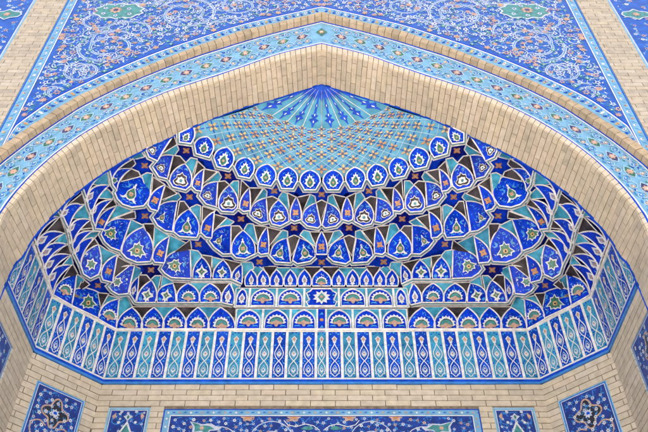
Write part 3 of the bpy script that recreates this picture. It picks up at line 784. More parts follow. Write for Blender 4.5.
# ------------------------------------------------------------------ dado of striped panels
DB = [Vector((X0, 0))]
P0 = HZ((103, 381), 1.0); P1 = HZ((33.3, 348), 1.0)
WPL = [Vector((0, YW*H)), Vector((P0.x, YW*H)), Vector((P1.x, P1.y)), Vector((-.676*H, YF*H+.02))]
ZB, ZT = zw(1.0)+.0, zw(L1)
dd = thing('tile_dado', 'band of tall upright panels alternating blue and turquoise around the foot of the vault', 'tile band', (0, YW*H, ZB))
def wallmap(a, b, off=0.):
    d = (b-a); L = d.length; d.normalize(); n = Vector((d.y, -d.x))
    if n.dot(-((a+b)/2)+Vector((0, 3.))) < 0: n.negate()
    return L, (lambda u, z, l: Vector((a.x+d.x*u+n.x*(l+off), a.y+d.y*u+n.y*(l+off), z)))
def dado_panel(mp, u0, u1, blue, center=False):
    mb = MB(); w = u1-u0; c = (u0+u1)/2; z0 = ZB+.03; hh = ZT-.012-z0
    W = lambda x, v, l: mp(c+x*w/2, z0+v*hh, l)
    add_face(mb, [mp(u0, ZB, 0), mp(u1, ZB, 0), mp(u1, ZT, 0), mp(u0, ZT, 0)], 'cream')
    i = .010/w*2+.06
    f = 'dado_blue' if blue else 'dado_turq'; alt = 'cyan' if blue else 'dado_blue'
    poly = lambda pts, m, l: add_face(mb, [W(x, v, l) for x, v in pts], m)
    poly([(-1+i, 0), (1-i, 0), (1-i, 1), (-1+i, 1)], f, .003)
    def strand(pts, wd, m, l):
        pts = catmull(pts, 4)
        for sx in (-1, 1):
            for a, b in zip(pts, pts[1:]):
                A = W(sx*a[0], a[1], l); B = W(sx*b[0], b[1], l); d = (B-A)
                if d.length < 1e-5: continue
                nn = mp(0, 0, 1)-mp(0, 0, 0); s = d.normalized().cross(nn)*wd/2
                lf = nn*mb.lift()
                add_face(mb, [A-s+lf, B-s+lf, B+s+lf, A+s+lf], m)
    wd = .0095
    strand([(0, .73), (.12, .67), (.5, .56), (.58, .50), (.45, .43), (.1, .36), (-.1, .33), (-.5, .25)], wd, 'white', .006)
    strand([(.5, .25), (.62, .16), (.5, .11), (.62, .09), (.3, .075), (.2, .045), (0, .03)], wd, 'white', .006)
    poly(mir([(0, .885), (.42, .815), (.28, .80), (.2, .74), (0, .70)]), 'white', .0075)
    poly(mir([(0, .86), (.26, .81), (0, .755)]), 'apricot', .0095)
    for cv, sc2 in ((.50, .36), (.165, .36)):
        strand([(0, cv+.10), (sc2*.6, cv+.045), (sc2, cv), (sc2*.6, cv-.045), (0, cv-.085)], wd*.6, 'sky_tile_light', .005)
    for cv, s in ((.50, .30), (.165, .27)):
        poly(mir([(0, cv+.06*s/.3), (s, cv), (s*.8, cv-.03), (0, cv-.065)]), 'white', .0075)
        poly(mir([(0, cv+.03), (.15, cv), (0, cv-.03)]), 'pinkish' if cv > .3 else f, .0095)
    for sx in (-1, 1):
        for v, x in ((.95, .25), (.92, .55), (.68, .6), (.62, .35), (.40, .62), (.34, .5), (.30, .68), (.03, .6), (.06, .35)):
            an = R.uniform(0, 3)
            poly([(sx*x-.2*math.cos(an), v), (sx*x, v+.022), (sx*x+.2*math.cos(an), v+.01), (sx*x, v-.014)], alt, .0045)
    if center: mb.build('striped_panel', dd)
    else: both(mb, 'striped_panel', dd)
L, mp = wallmap(WPL[0], WPL[1], .004)
ws = .0595*1.0; c0 = ws
cw = (HY((327.3, 358), YW).x-HY((315.9, 358), YW).x)/2
dado_panel(lambda u, z, l: Vector((u, YW*H-.004-l, z)), -cw, cw, False, True)
st = (L-cw)/14
for k in range(14): dado_panel(mp, cw+k*st, cw+(k+1)*st, k % 2 == 0)
L, mp = wallmap(WPL[1], WPL[2], .004)
for k in range(6): dado_panel(mp, k*L/6, (k+1)*L/6, k % 2 == 0)
L, mp = wallmap(WPL[2], WPL[3], .004)
for k in range(6): dado_panel(mp, k*.168, (k+1)*.168, k % 2 == 0)
mb = MB()
for (a, b), ln in (((WPL[0], WPL[1]), None), ((WPL[1], WPL[2]), None), ((WPL[2], WPL[3]), .168*6)):
    L, mp = wallmap(a, b, 0); L = ln or L
    def strip(z0, z1, l0, m):
        add_face(mb, [mp(0, z0, l0), mp(L, z0, l0), mp(L, z1, l0), mp(0, z1, l0)], m)
    e = .02
    strip(ZB+.0, ZB+.022, .026, 'white'); strip(ZB-.028, ZB, .030, 'dado_blue'); strip(ZB-.052, ZB-.028, .030, 'azure')
    add_face(mb, [mp(0, ZB-.052, .0), mp(L, ZB-.052, .0), mp(L, ZB-.052, .03), mp(0, ZB-.052, .03)], 'azure')
    add_face(mb, [mp(0, ZB+.022, .0), mp(L, ZB+.022, .0), mp(L, ZB+.022, .026), mp(0, ZB+.022, .026)], 'white')
    mb.tube([mp(0, ZT, .010), mp(L, ZT, .010)], .021, 'cream', n=6)
both(mb, 'foot_moulding', dd)
# ------------------------------------------------------------------ bricks
def brick_wall(mb, mp, u0, u1, z0, z1, holes, m='brick', bl=.258, ch=.064, j=.007, proud=.014, seed=1, phase=0):
    rr = random.Random(seed); row = 0; z = z1
    while z > z0:
        za = max(z0, z-ch)
        spans = [(u0, u1)]
        zm = (z+za)/2
        for (h0, h1, g0, g1) in holes:
            if g0 < zm < g1:
                ns = []
                for a, b in spans:
                    if h1 <= a or h0 >= b: ns.append((a, b)); continue
                    if h0 > a: ns.append((a, h0))
                    if h1 < b: ns.append((h1, b))
                spans = ns
        for a, b in spans:
            st = u0-bl+((row % 2)*.5+phase+.06*rr.random())*bl
            u = st
            while u < b:
                x0 = max(a, u); x1 = min(b, u+bl)
                if x1-x0 > .025:
                    jj = j/2; e = rr.uniform(-.002, .002); f0 = proud+rr.uniform(-.002, .002); t = rr.uniform(-.0015, .0015)
                    xa, xb, zc, zd = x0+jj, x1-jj, za+jj+t, z-jj+t
                    if a == x0: xa = x0
                    if b == x1: xb = x1
                    mb.box8([mp(xa, zc, 0), mp(xb, zc, 0), mp(xb, zd, 0), mp(xa, zd, 0), mp(xa, zc, f0), mp(xb, zc, f0), mp(xb, zd, f0+e), mp(xa, zd, f0+e)], m)
                u += bl
        z = za; row += 1
ZLOW = 2.6
nw = thing('niche_brick_wall', 'pale beige brick wall lining the niche below the tiled vault', 'wall', (0, YW*H, 0))
# panel survey on the three wall planes
pa = HY((109.3, 407.6), YW); pb = HY((151.3, 408), YW); pc = HY((164.3, 409.3), YW)
cpl = (Vector((P0.x, P0.y, 0)), Vector((P0.y-P1.y, -(P0.x-P1.x), 0)).normalized())
ca = HP((37.2, 379.3), cpl); cb = HP((85.3, 401.4), cpl)
spl = (Vector((WPL[2].x, WPL[2].y, 0)), Vector((WPL[2].y-WPL[3].y, -(WPL[2].x-WPL[3].x), 0)).normalized())
sc_ = HP((12.4, 346.6), spl)
zs, zc_, zl_ = (pa.z+pb.z)/2, (ca.z+cb.z)/2, pc.z
uc = sorted([(Vector((q.x, q.y))-WPL[1]).length for q in (ca, cb)])
us = (Vector((sc_.x, sc_.y))-WPL[2]).length
def wallpart(name, mp, L, holes, seed, center=False, u0=0., top=ZB-.052):
    mb = MB(); brick_wall(mb, mp, u0, L, ZLOW, top, holes, 'brick_pale', seed=seed)
    add_face(mb, [mp(u0, ZLOW-2.6, -.001), mp(L, ZLOW-2.6, -.001), mp(L, top+.9, -.001), mp(u0, top+.9, -.001)], 'mortar_light')
    if center: mb.build(name, nw)
    else: both(mb, name, nw)
Lb = (WPL[1]-WPL[0]).length
wallpart('back_wall', lambda u, z, l: Vector((u, YW*H-l, z)), Lb,
         [(pa.x, pb.x, zs-1.5, zs), (-pb.x, -pa.x, zs-1.5, zs), (pc.x, -pc.x, zl_-1.5, zl_)], 3, True, u0=-Lb)
Lc, mpc = wallmap(WPL[1], WPL[2]); wallpart('corner_wall', mpc, Lc, [(uc[0], uc[1], zc_-1.5, zc_)], 4)
Ls, mps = wallmap(WPL[2], WPL[3]); wallpart('side_wall', mps, Ls, [(us, us+.7, sc_.z-1.5, sc_.z)], 5)
# ------------------------------------------------------------------ inset tile panels
def sheet(mp):
    mb = MB()
    def poly(pts, m, l): add_face(mb, [mp(u, v, (l+mb.lift())*.34) for u, v in pts], m)
    def stroke(pts, w, m, l):
        lf = mb.lift()
        for (a, b) in zip(pts, pts[1:]):
            a = Vector(a); b = Vector(b); d = b-a
            if d.length < 1e-5: continue
            d.normalize(); s = Vector((-d.y, d.x))*w/2; a = a-d*w*.12; b = b+d*w*.12
            lf2 = mb.lift()
            l2 = (l+lf2)*.34
            add_face(mb, [mp(*(a-s), l2), mp(*(b-s), l2), mp(*(b+s), l2), mp(*(a+s), l2)], m)
    return mb, poly, stroke
def vine(rr, poly, stroke, x0, x1, y0, y1, n, ok=None, leafm=('cyan',), r0=.02, flow=('white',), centre='azure'):
    pts = []
    for _ in range(n*14):
        if len(pts) >= n: break
        p = (rr.uniform(x0, x1), rr.uniform(y0, y1))
        if ok and not ok(p): continue
        if all((Vector(p)-Vector(q)).length > r0*2.75 for q in pts): pts.append(p)
    for p in pts:
        q = min((o for o in pts if o != p), key=lambda o: (Vector(o)-Vector(p)).length, default=None)
        if q:
            m = (Vector(p)+Vector(q))/2+Vector((rr.uniform(-1, 1), rr.uniform(-1, 1)))*r0
            cur = [tuple(Vector(p).lerp(m, t).lerp(m.lerp(Vector(q), t), t)) for t in [i/5 for i in range(6)]]
            if not ok or all(ok(c) for c in cur): stroke(cur, r0*.42, leafm[0], .003)
        for k in range(4):
            an = rr.uniform(0, 6.28); d = Vector((math.cos(an), math.sin(an))); e = Vector((-d.y, d.x)); c = Vector(p)+d*r0*rr.uniform(1.1, 1.6)
            lf = [tuple(c-d*r0*.7), tuple(c+e*r0*.34), tuple(c+d*r0*.8), tuple(c-e*r0*.1)]
            if not ok or all(ok(x) for x in lf): poly(lf, rr.choice(leafm), .0036)
        if not ok or all(ok(x) for x in ring_pts(p[0], p[1], r0*1.05, 6)):
            poly(rosette(p[0], p[1], r0*rr.uniform(.8, 1.1), rr.choice((5, 6)), rr.uniform(0, 6)), rr.choice(flow), .006)
            poly(ring_pts(p[0], p[1], r0*.3, 6), centre, .010)
def panel_thing(label, mp, w, hh, kind, seed, group):
    t = nw
    rr = random.Random(seed)
    mb, poly, stroke = sheet(mp)
    b = .032 if kind != 'big' else .075
    poly([(0, -hh), (w, -hh), (w, 0), (0, 0)], 'sky_tile' if kind != 'corner' else 'azure', -.0)
    stroke([(.006, -hh), (.006, -.006), (w-.006, -.006), (w-.006, -hh)], .012, 'sky_tile_light' if kind != 'big' else 'dado_blue', .002)
    if kind == 'big':
        k = 0; x = .05
        while x < w:
            poly(rosette(x, -.042, .014, 5), 'apricot' if k % 2 else 'white', .006)
            poly([(x+.03, -.05), (x+.055, -.035), (x+.08, -.05), (x+.055, -.044)], 'dado_blue', .005)
            poly([(x+.035, -.028), (x+.06, -.036), (x+.085, -.027), (x+.06, -.03)], 'azure', .005)
            x += .115; k += 1
        z = -.11
        while z > -hh:
            for xx in (.042, w-.042): poly(rosette(xx, z, .014, 5), 'apricot' if k % 2 else 'white', .006); k += 1
            z -= .09
    bo = mb
    mb, poly, stroke = sheet(mp)
    poly([(b, -hh+b), (w-b, -hh+b), (w-b, -b), (b, -b)], 'panel_navy', .004)
    stroke([(b, -hh+b), (b, -b), (w-b, -b), (w-b, -hh+b)], .010 if kind == 'big' else .006, 'white', .005)
    inn = lambda p: b+.012 < p[0] < w-b-.012 and -hh+b+.012 < p[1] < -b-.012
    cx = w/2
    lt2 = lambda f: (lambda pts, m, l: f(pts, m, l+.004))
    if kind == 'corner':
        cy = -.26
        med = [(cx+.0+(.115+.03*math.cos(4*a))*math.cos(a), cy+(.125+.03*math.cos(4*a))*math.sin(a)) for a in [2*math.pi*i/40 for i in range(40)]]
        poly(med, 'panel_black', .006); stroke(med+[med[0]], .016, 'apricot', .009)
        for sx in (-1, 1):
            for k in range(2):
                q = [(cx+sx*x, cy+y) for x, y in ([(.06, -.15), (.13, -.12), (.2, -.16), (.2, -.24), (.14, -.3), (.05, -.28), (0, -.22)] if k == 0 else [(.02, -.2), (.05, -.3), (.13, -.38), (.16, -.5), (.06, -.56), (0, -.6)])]
                stroke([tuple(v) for v in catmull(q, 5)], .014, 'apricot', .009)
        poly([(cx, cy-.26), (cx+.06, cy-.36), (cx, cy-.46), (cx-.06, cy-.36)], 'jade', .008)
        poly(rosette(cx, cy, .05, 8), 'lilac', .012); poly(ring_pts(cx, cy, .02, 8), 'dado_blue', .014)
        vine(rr, lt2(poly), lambda p, wd, m, l: stroke(p, wd, m, l+.004), b, w-b, -.8, -b, 90, inn, ('azure', 'cyan'), .021, ('lilac', 'white'), 'panel_navy')
    elif kind == 'small':
        poly(mir([(0, -.16), (.022, -.2), (.055, -.27), (.075, -.36), (.05, -.46), (0, -.52)]) and [(cx+x, y) for x, y in mir([(0, -.15), (.03, -.21), (.065, -.28), (.085, -.37), (.055, -.47), (0, -.53)])], 'white', .008)
        poly([(cx+x, y) for x, y in mir([(0, -.19), (.02, -.23), (.05, -.29), (.065, -.37), (.04, -.45), (0, -.5)])], 'jade', .010)
        poly([(cx+x, y) for x, y in mir([(0, -.065), (.02, -.09), (.05, -.1), (.02, -.13), (0, -.16)])], 'lilac', .010)
        poly([(cx+x, y) for x, y in mir([(0, -.085), (.015, -.11), (0, -.135)])], 'green', .012)
        for sx in (-1, 1):
            q = [(cx+sx*x, y) for x, y in [(.03, -.14), (.09, -.19), (.15, -.17), (.15, -.1), (.10, -.07), (.07, -.1)]]
            stroke([tuple(v) for v in catmull(q, 5)], .010, 'azure', .007)
            poly([(cx+sx*.13, -.06), (cx+sx*.165, -.1), (cx+sx*.14, -.14), (cx+sx*.125, -.1)], 'apricot', .011)
            poly(rosette(cx+sx*.075, -.05, .02, 5), 'lilac', .011); poly(rosette(cx+sx*.085, -.17, .018, 5), 'white', .011)
        vine(rr, poly, stroke, b, w-b, -.8, -b, 60, inn, ('azure', 'cyan'), .016, ('lilac', 'white'), 'panel_navy')
    else:
        for sx in (-1, 1):
            for (ox, oy, rad, dr) in ((.50, -.36, .22, 1), (1.02, -.40, .2, -1), (.50, -.36, .11, 1), (1.02, -.40, .1, -1)):
                pts = [(cx+sx*(ox+rad*(1-.0*i)*math.cos(.4+i*.25*dr)), oy+rad*math.sin(.4+i*.25*dr)) for i in range(24)]
                pts = [p for p in pts if inn(p)]
                stroke(pts, .009, 'lilac', .008)
            q = [(1.28, -.14), (1.2, -.17), (1.14, -.26), (1.18, -.36), (1.05, -.3), (.98, -.2), (1.1, -.16)]
            for pts_, m_, l_ in (([(1.33, -.14), (1.29, -.20), (1.295, -.27), (1.22, -.26), (1.16, -.295), (1.11, -.245), (1.03, -.24), (1.0, -.21), (1.06, -.195), (1.11, -.165), (1.2, -.172)], 'lilac', .009), ([(1.31, -.15), (1.27, -.20), (1.27, -.255), (1.2, -.245), (1.15, -.28), (1.12, -.235), (1.05, -.225), (1.12, -.18), (1.2, -.185)], 'jade', .011)):
                poly([(cx+sx*x, y) for x, y in pts_], m_, l_)
            poly(rosette(cx+sx*1.2, -.215, .026, 6), 'apricot', .014)
            for ox in (.75, .28): poly([(cx+sx*ox+.062*(1+.16*math.cos(6*a))*math.cos(a), -.088-.05*(1+.16*math.cos(6*a))*math.sin(a)) for a in [math.pi*i/24 for i in range(25)]], 'apricot', .009); poly([(cx+sx*ox+.03*math.cos(a), -.088-.025*math.sin(a)) for a in [math.pi*i/10 for i in range(11)]], 'orange', .011)
            stroke([(cx+sx*x, y) for x, y in [(.02, -.24), (.08, -.19), (.16, -.17), (.26, -.2), (.34, -.18), (.38, -.13)]], .008, 'white', .009)
            poly([(cx+sx*x, y) for x, y in [(.08, -.22), (.12, -.19), (.17, -.20), (.21, -.225), (.16, -.235), (.12, -.24)]], 'jade', .011)
        vine(rr, poly, stroke, b, w-b, -.62, -b, 520, inn, ('azure', 'cyan', 'azure'), .020, ('lilac', 'white', 'apricot', 'lilac'), 'panel_navy')
    fo = mb.build('tile_panel', t); fo['label'] = label; bb = bo.build('panel_border', t); bb.parent = fo
def mirmap(mp, w): return lambda u, v, l: (lambda q: Vector((-q.x, q.y, q.z)))(mp(w-u, v, l))
G = 'inset floral tile panels of the niche wall'
wB = -2*pc.x
panel_thing('wide blue floral panel set in the middle of the back wall', lambda u, v, l: Vector((pc.x+u, YW*H-.002-l, zl_+v)), wB, 1.5, 'big', 11, G)
wS = pb.x-pa.x
ms_ = lambda u, v, l: Vector((pa.x+u, YW*H-.002-l, zs+v))
panel_thing('narrow blue panel with green teardrop, left of the wide panel', ms_, wS, 1.5, 'small', 12, G)
panel_thing('narrow blue panel with green teardrop, right of the wide panel', mirmap(ms_, wS), wS, 1.5, 'small', 13, G)
wC = uc[1]-uc[0]
mc_ = lambda u, v, l: mpc(uc[1]-u, zc_+v, .002+l)
panel_thing('navy panel with black medallion and orange scrolls on the left corner wall', mc_, wC, 1.5, 'corner', 14, G)
panel_thing('navy panel with black medallion and orange scrolls on the right corner wall', mirmap(mc_, wC), wC, 1.5, 'corner', 15, G)
md_ = lambda u, v, l: mps(us+.7-u, sc_.z+v, .002+l)
panel_thing('dark blue panel on the side wall cut by the left photo edge', md_, .7, 1.5, 'corner', 16, G)
panel_thing('dark blue panel on the side wall cut by the right photo edge', mirmap(md_, .7), .7, 1.5, 'corner', 17, G)
# ------------------------------------------------------------------ front plane curves (X, Z metres), left half low -> apex
def fcurve(px, Y=YF, low=None):
    out = []
    for p in px:
        q = HY(p, Y); out.append((q.x, q.z))
    return out
def smooth(cv, xlow, zlow, n=90, zc=zw(.95), half_kink=True):
    pts = [(xlow, zlow)]+cv
    dense = catmull(pts, 14)
    dense = [(p[0], p[1]) for p in dense]
    ang = [math.atan2(p[1]-zc, -p[0]) for p in dense]
    out = []
    a0 = -.35
    for i in range(n+1):
        a = a0+(math.pi/2-a0)*i/n
        k = 0
        while k < len(ang)-2 and not (ang[k] <= a <= ang[k+1]): k += 1
        if a <= ang[0]: p = dense[0]
        elif a >= ang[-1]-1e-9: p = (0., dense[-1][1])
        else:
            f = (a-ang[k])/max(1e-9, ang[k+1]-ang[k]); f = max(0, min(1, f))
            p = (dense[k][0]+(dense[k+1][0]-dense[k][0])*f, dense[k][1]+(dense[k+1][1]-dense[k][1])*f)
        out.append(p)
    out[-1] = (0., out[-1][1])
    return out
cB0 = fcurve([(-8, 232), (0, 217), (9, 203), (20, 189), (37, 171.5), (54.4, 156), (69, 145), (84, 134.6), (110, 119.3), (137, 105.9), (164, 94.2), (192, 84.6), (219, 76), (248, 66), (276.3, 55.9), (300, 49.7), (X0, 44.6)])
cB1 = fcurve([(-45, 209), (-30, 193), (-15, 178), (0, 164), (10.4, 155.7), (30, 140.6), (50, 126.8), (67, 115.6), (84, 105), (122, 86.2), (164, 68.6), (197.6, 56), (220, 49), (243, 41.8), (280, 31.6), (X0, 21.4)])
cB2 = fcurve([(-45, 186), (-30, 172), (-15, 159), (0, 147), (20, 133), (45, 116), (70, 100.3), (100, 85.5), (135, 70), (171, 55.9), (205, 43), (240, 31), (280, 21.6), (X0, 11.7)], YF-.019)
cB3 = fcurve([(-40, 167), (-22, 153), (-4, 139.8), (13.6, 126.6), (32, 113), (50.6, 100.2), (66, 92), (80, 85.2), (120, 67), (160, 50.8), (200, 37.4), (240, 24.8), (280, 15.4), (X0, 6.3)])
cC = fcurve([(0, 224), (9, 210), (20, 196), (37, 178.5), (54.4, 162), (84, 139.8), (110, 124.5), (137, 111), (164, 99.3), (192, 89.4), (219, 80.6), (248, 70.8), (276.3, 61.2), (300, 55), (X0, 50)])
cA = [(HY(p, YB).x, HY(p, YB).z) for p in [(5.8, 280.5), (20, 259), (33.5, 235.8), (46, 221.6), (57.9, 208.8), (70, 197.4), (82, 187.6), (92, 180), (108.9, 168.6), (125, 158.8), (143, 149.6), (165, 139.4), (190, 127.4), (211, 118.8), (232.8, 110.6), (250, 105.2), (270, 99.9), (295, 92), (X0, 83.6)]]
xj = -.676*H
SB0 = smooth(cB0, cB0[0][0]-.03, 3.8); SB1 = smooth(cB1, cB1[0][0]-.05, 3.8); SB2 = smooth(cB2, cB2[0][0]-.05, 3.8); SB3 = smooth(cB3, cB3[0][0]-.05, 3.8)
SC = smooth(cC, xj, 3.8); SA = smooth(cA, cA[0][0], 3.8)
yf = YF*H; yb = YB*H
def V3(p, y): return Vector((p[0], y, p[1]))
def arclen(cv):
    d = [0.]
    for a, b in zip(cv, cv[1:]): d.append(d[-1]+math.hypot(b[0]-a[0], b[1]-a[1]))
    return d
def at(cv, d, s):
    s = max(0, min(d[-1], s)); lo = 0
    import bisect
    k = min(max(bisect.bisect_right(d, s)-1, 0), len(cv)-2); f = (s-d[k])/max(1e-9, d[k+1]-d[k])
    return (cv[k][0]+(cv[k+1][0]-cv[k][0])*f, cv[k][1]+(cv[k+1][1]-cv[k][1])*f)
def band(ca_, cb_):
    mid = [((a[0]+b[0])/2, (a[1]+b[1])/2) for a, b in zip(ca_, cb_)]
    d = arclen(mid)
    def mp(s, w):
        import bisect
        s = max(0, min(d[-1], s)); k = min(max(bisect.bisect_right(d, s)-1, 0), len(mid)-2); f = (s-d[k])/max(1e-9, d[k+1]-d[k])
        A = [ca_[k][i]+(ca_[k+1][i]-ca_[k][i])*f for i in (0, 1)]; B = [cb_[k][i]+(cb_[k+1][i]-cb_[k][i])*f for i in (0, 1)]
        return (A[0]+(B[0]-A[0])*w, A[1]+(B[1]-A[1])*w)
    return d, mp, mid
# ---- arch soffit
sf = thing('arch_soffit', 'beige brick underside of the big pointed arch with long bricks running inwards', 'arch', (0, yf, 5.0))
mb = MB(); dC = arclen(SC); dA = arclen(SA); dtot = dC[-1]
def sof(s, t, l):             # s arc length on front edge, t 0 front .. 1 back, l lift into the opening
    a = at(SC, dC, s); b = at(SA, dA, s*dA[-1]/dtot)
    a2 = at(SC, dC, min(dtot, s+.02)); a1 = at(SC, dC, max(0, s-.02))
    tx, tz = a2[0]-a1[0], a2[1]-a1[1]; q = math.hypot(tx, tz) or 1
    nx, nz = tz/q, -tx/q       # towards the opening
    if nx < 0 and s < dtot*.5: nx, nz = -nx, -nz
    return Vector((a[0]+(b[0]-a[0])*t+nx*l, yf+(yb-yf)*t, a[1]+(b[1]-a[1])*t+nz*l))
nrow = int(round(dtot/.0655)); cs = dtot/nrow; D = yb-yf; rr = random.Random(21)
mm = MB()
for i in range(nrow):
    s0, s1 = i*cs, (i+1)*cs
    add_face(mm, [sof(s0, .0, -.004), sof(s1, .0, -.004), sof(s1, 1, -.004), sof(s0, 1, -.004)], 'mortar')
    t = -(.5 if i % 2 else .0)*.262/D-rr.uniform(0, .03)-.12
    while t < 1:
        t1 = t+.262/D; a, b = max(.0, t), min(1, t1)
        if b-a > .05:
            j = .003; e = rr.uniform(-.0025, .0025); f = .010
            ja = 0 if a == 0 else .0036/D; jb = .0036/D if b < 1 else 0
            mb.box8([sof(s0+j, a+ja, -.02), sof(s1-j, a+ja, -.02), sof(s1-j, b-jb, -.02), sof(s0+j, b-jb, -.02),
                     sof(s0+j, a+ja, f+e), sof(s1-j, a+ja, f+e), sof(s1-j, b-jb, f+e), sof(s0+j, b-jb, f+e)], 'brick')
        t = t1
both(mm, 'mortar_bed', sf); both(mb, 'soffit_bricks', sf)
mb = MB()
for i in range(nrow):
    s0, s1 = i*cs+.003, (i+1)*cs-.003
    A = [at(SC, dC, s0), at(SC, dC, s1)]
    dB = arclen(SB0); k = dB[-1]/dtot
    B = [at(SB0, dB, s0*k), at(SB0, dB, s1*k)]
    e = .012+rr.uniform(-.002, .002)
    P4 = [V3(A[0], yf), V3(A[1], yf), V3(B[1], yf), V3(B[0], yf)]
    mb.box8([p+Vector((0, .03, 0)) for p in P4]+[p-Vector((0, e, 0)) for p in P4], 'brick_pale')
both(mb, 'edge_bricks', sf)
mb = MB()
mb.tube([Vector((p[0]*.998, yb+.008, p[1]-.004)) for p in SA], .013, 'dado_blue'); both(mb, 'blue_edging', sf)
# ---- broad flower band
ab = thing('flower_band', 'light blue tile band with green and violet lozenge flowers along the arch', 'tile band', (0, yf, 5.0))
dm, bm_, mid = band(SB0, SB1)
def BM(s, w, l):
    x, z = bm_(s, w); return Vector((x, yf-.004-l, z))
mb = MB(); n = 120
def bandfill(mb, BMf, d, w0, w1, m, l, n=120):
    for i in range(n):
        a, b = d[-1]*i/n, d[-1]*(i+1)/n
        add_face(mb, [BMf(a, w0, l), BMf(b, w0, l), BMf(b, w1, l), BMf(a, w1, l)], m)
bandfill(mb, BM, dm, 0, 1, 'sky_tile', 0)
bandfill(mb, BM, dm, .0, .05, 'dado_blue', .003); bandfill(mb, BM, dm, .05, .085, 'white', .003)
bandfill(mb, BM, dm, .95, 1., 'dado_blue', .003); bandfill(mb, BM, dm, .915, .95, 'white', .003)
both(mb, 'tile_ground', ab)
BW = .40
def s_of(px):
    q = HY(px, YF); best = min(range(len(mid)), key=lambda i: (mid[i][0]-q.x)**2+(mid[i][1]-q.z)**2); return dm[best]
dia = [s_of(p) for p in [(31, 155), (49.2, 142.6), (67.9, 129.7), (86.6, 117.8), (106.3, 107.6), (125.6, 97.8), (146, 89), (165.4, 80.8), (186, 73), (204.7, 65.5), (224, 59.4), (243, 53.6), (264, 46.9), (283, 42.4), (302.3, 36.7)]]
stp = (dia[-1]-dia[0])/14
dia = [dia[-1]-stp*k for k in range(22)]; dia = sorted(x for x in dia if x > .1)
nd = len(dia); md = MB(); rr = random.Random(31)
def P2(mbx, s, w, pts, sc, m, l, half=False):
    q = [(s+x*sc, w+y*sc/BW) for x, y in pts]
    if any(a[0] > dm[-1] for a in q): return
    lf = (l+mbx.lift())*.5
    add_face(mbx, [BM(a, b, lf) for a, b in q], m)
for i, s in enumerate(dia):
    g = 'green' if (nd-1-i) % 2 else 'violet_dark'
    P2(md, s, .5, [(-1.15, 0), (-.75, .42), (-.2, .62), (.4, .6), (1.25, .05), (.5, -.55), (-.2, -.62), (-.75, -.42)], .082, 'sky_tile_light', .005)
    P2(md, s, .5, [(-1.1, 0), (-.6, .45), (0, .58), (.5, .45), (1.15, .02), (.5, -.45), (0, -.58), (-.6, -.45)], .072, g, .007)
    P2(md, s, .5, rosette(0, 0, .62, 6), .068, 'apricot', .010); P2(md, s, .5, ring_pts(0, 0, .2, 6), .068, 'white', .012); P2(md, s, .5, ring_pts(0, 0, .1, 6), .068, 'orange', .014)
    for sx, sy in ((-1, 1), (1, 1), (-1, -1), (1, -1)):
        c = s+sx*stp*.25; w = .5+sy*.24
        P2(md, c, w, rosette(0, 0, 1, 5), .026, 'azure' if sx*sy > 0 else 'apricot', .009); P2(md, c, w, ring_pts(0, 0, .35, 6), .026, 'white', .011)
        P2(md, c+.035, w+sy*.1, [(-1, 0), (0, .5), (1, .1), (0, -.3)], .028, 'azure', .008)
        P2(md, c-.045, w+sy*.03, [(-1, -.3), (0, .5), (.9, .2), (0, -.2)], .024, 'dado_blue', .008)
        P2(md, c+.01, w-sy*.11, [(-1, 0), (0, .5), (1, .1), (0, -.3)], .022, 'jade' if sx > 0 else 'apricot', .008)
        # pale scroll
        prev = None
        for k in range(15):
            an = k*.45; r = .058-.0022*k
            p = (c+sx*.01+r*math.cos(an), w+(r*math.sin(an))/BW*.9)
            if prev and max(prev[0], p[0]) < dm[-1] and .1 < p[1] < .9 and .1 < prev[1] < .9:
                a = Vector((prev[0], prev[1]*BW)); b_ = Vector((p[0], p[1]*BW)); d_ = (b_-a); d_.normalize(); sN = Vector((-d_.y, d_.x))*.0045
                lf = .006+md.lift()
                add_face(md, [BM(x, y/BW, lf) for x, y in (a-sN, b_-sN, b_+sN, a+sN)], 'sky_tile_light')
            prev = p
    for k in range(20):
        c = s+rr.uniform(-.5, .5)*stp; w = rr.choice((rr.uniform(.13, .38), rr.uniform(.62, .87)))
        P2(md, c, w, [(-1, 0), (0, .6), (1, 0), (0, -.6)], rr.uniform(.014, .026), rr.choice(('azure', 'azure', 'dado_blue', 'apricot', 'lilac', 'sky_tile_light', 'sky_tile_light', 'jade')), .003)
both(md, 'lozenge_flowers', ab)
mb = MB()
zt_ = (SB0[-1][1]+SB1[-1][1])/2
add_face(mb, [Vector((x*.055, yf-.012, zt_+z*.07)) for x, z in ring_pts(0, 0, 1., 16, .0, .25, 4)], 'green')
add_face(mb, [Vector((x*.038, yf-.014, zt_+z*.045)) for x, z in rosette(0, 0, 1., 6)], 'orange'); add_face(mb, [Vector((x*.016, yf-.016, zt_+z*.02)) for x, z in ring_pts(0, 0, 1., 6)], 'white')
mb.build('centre_flower', ab)
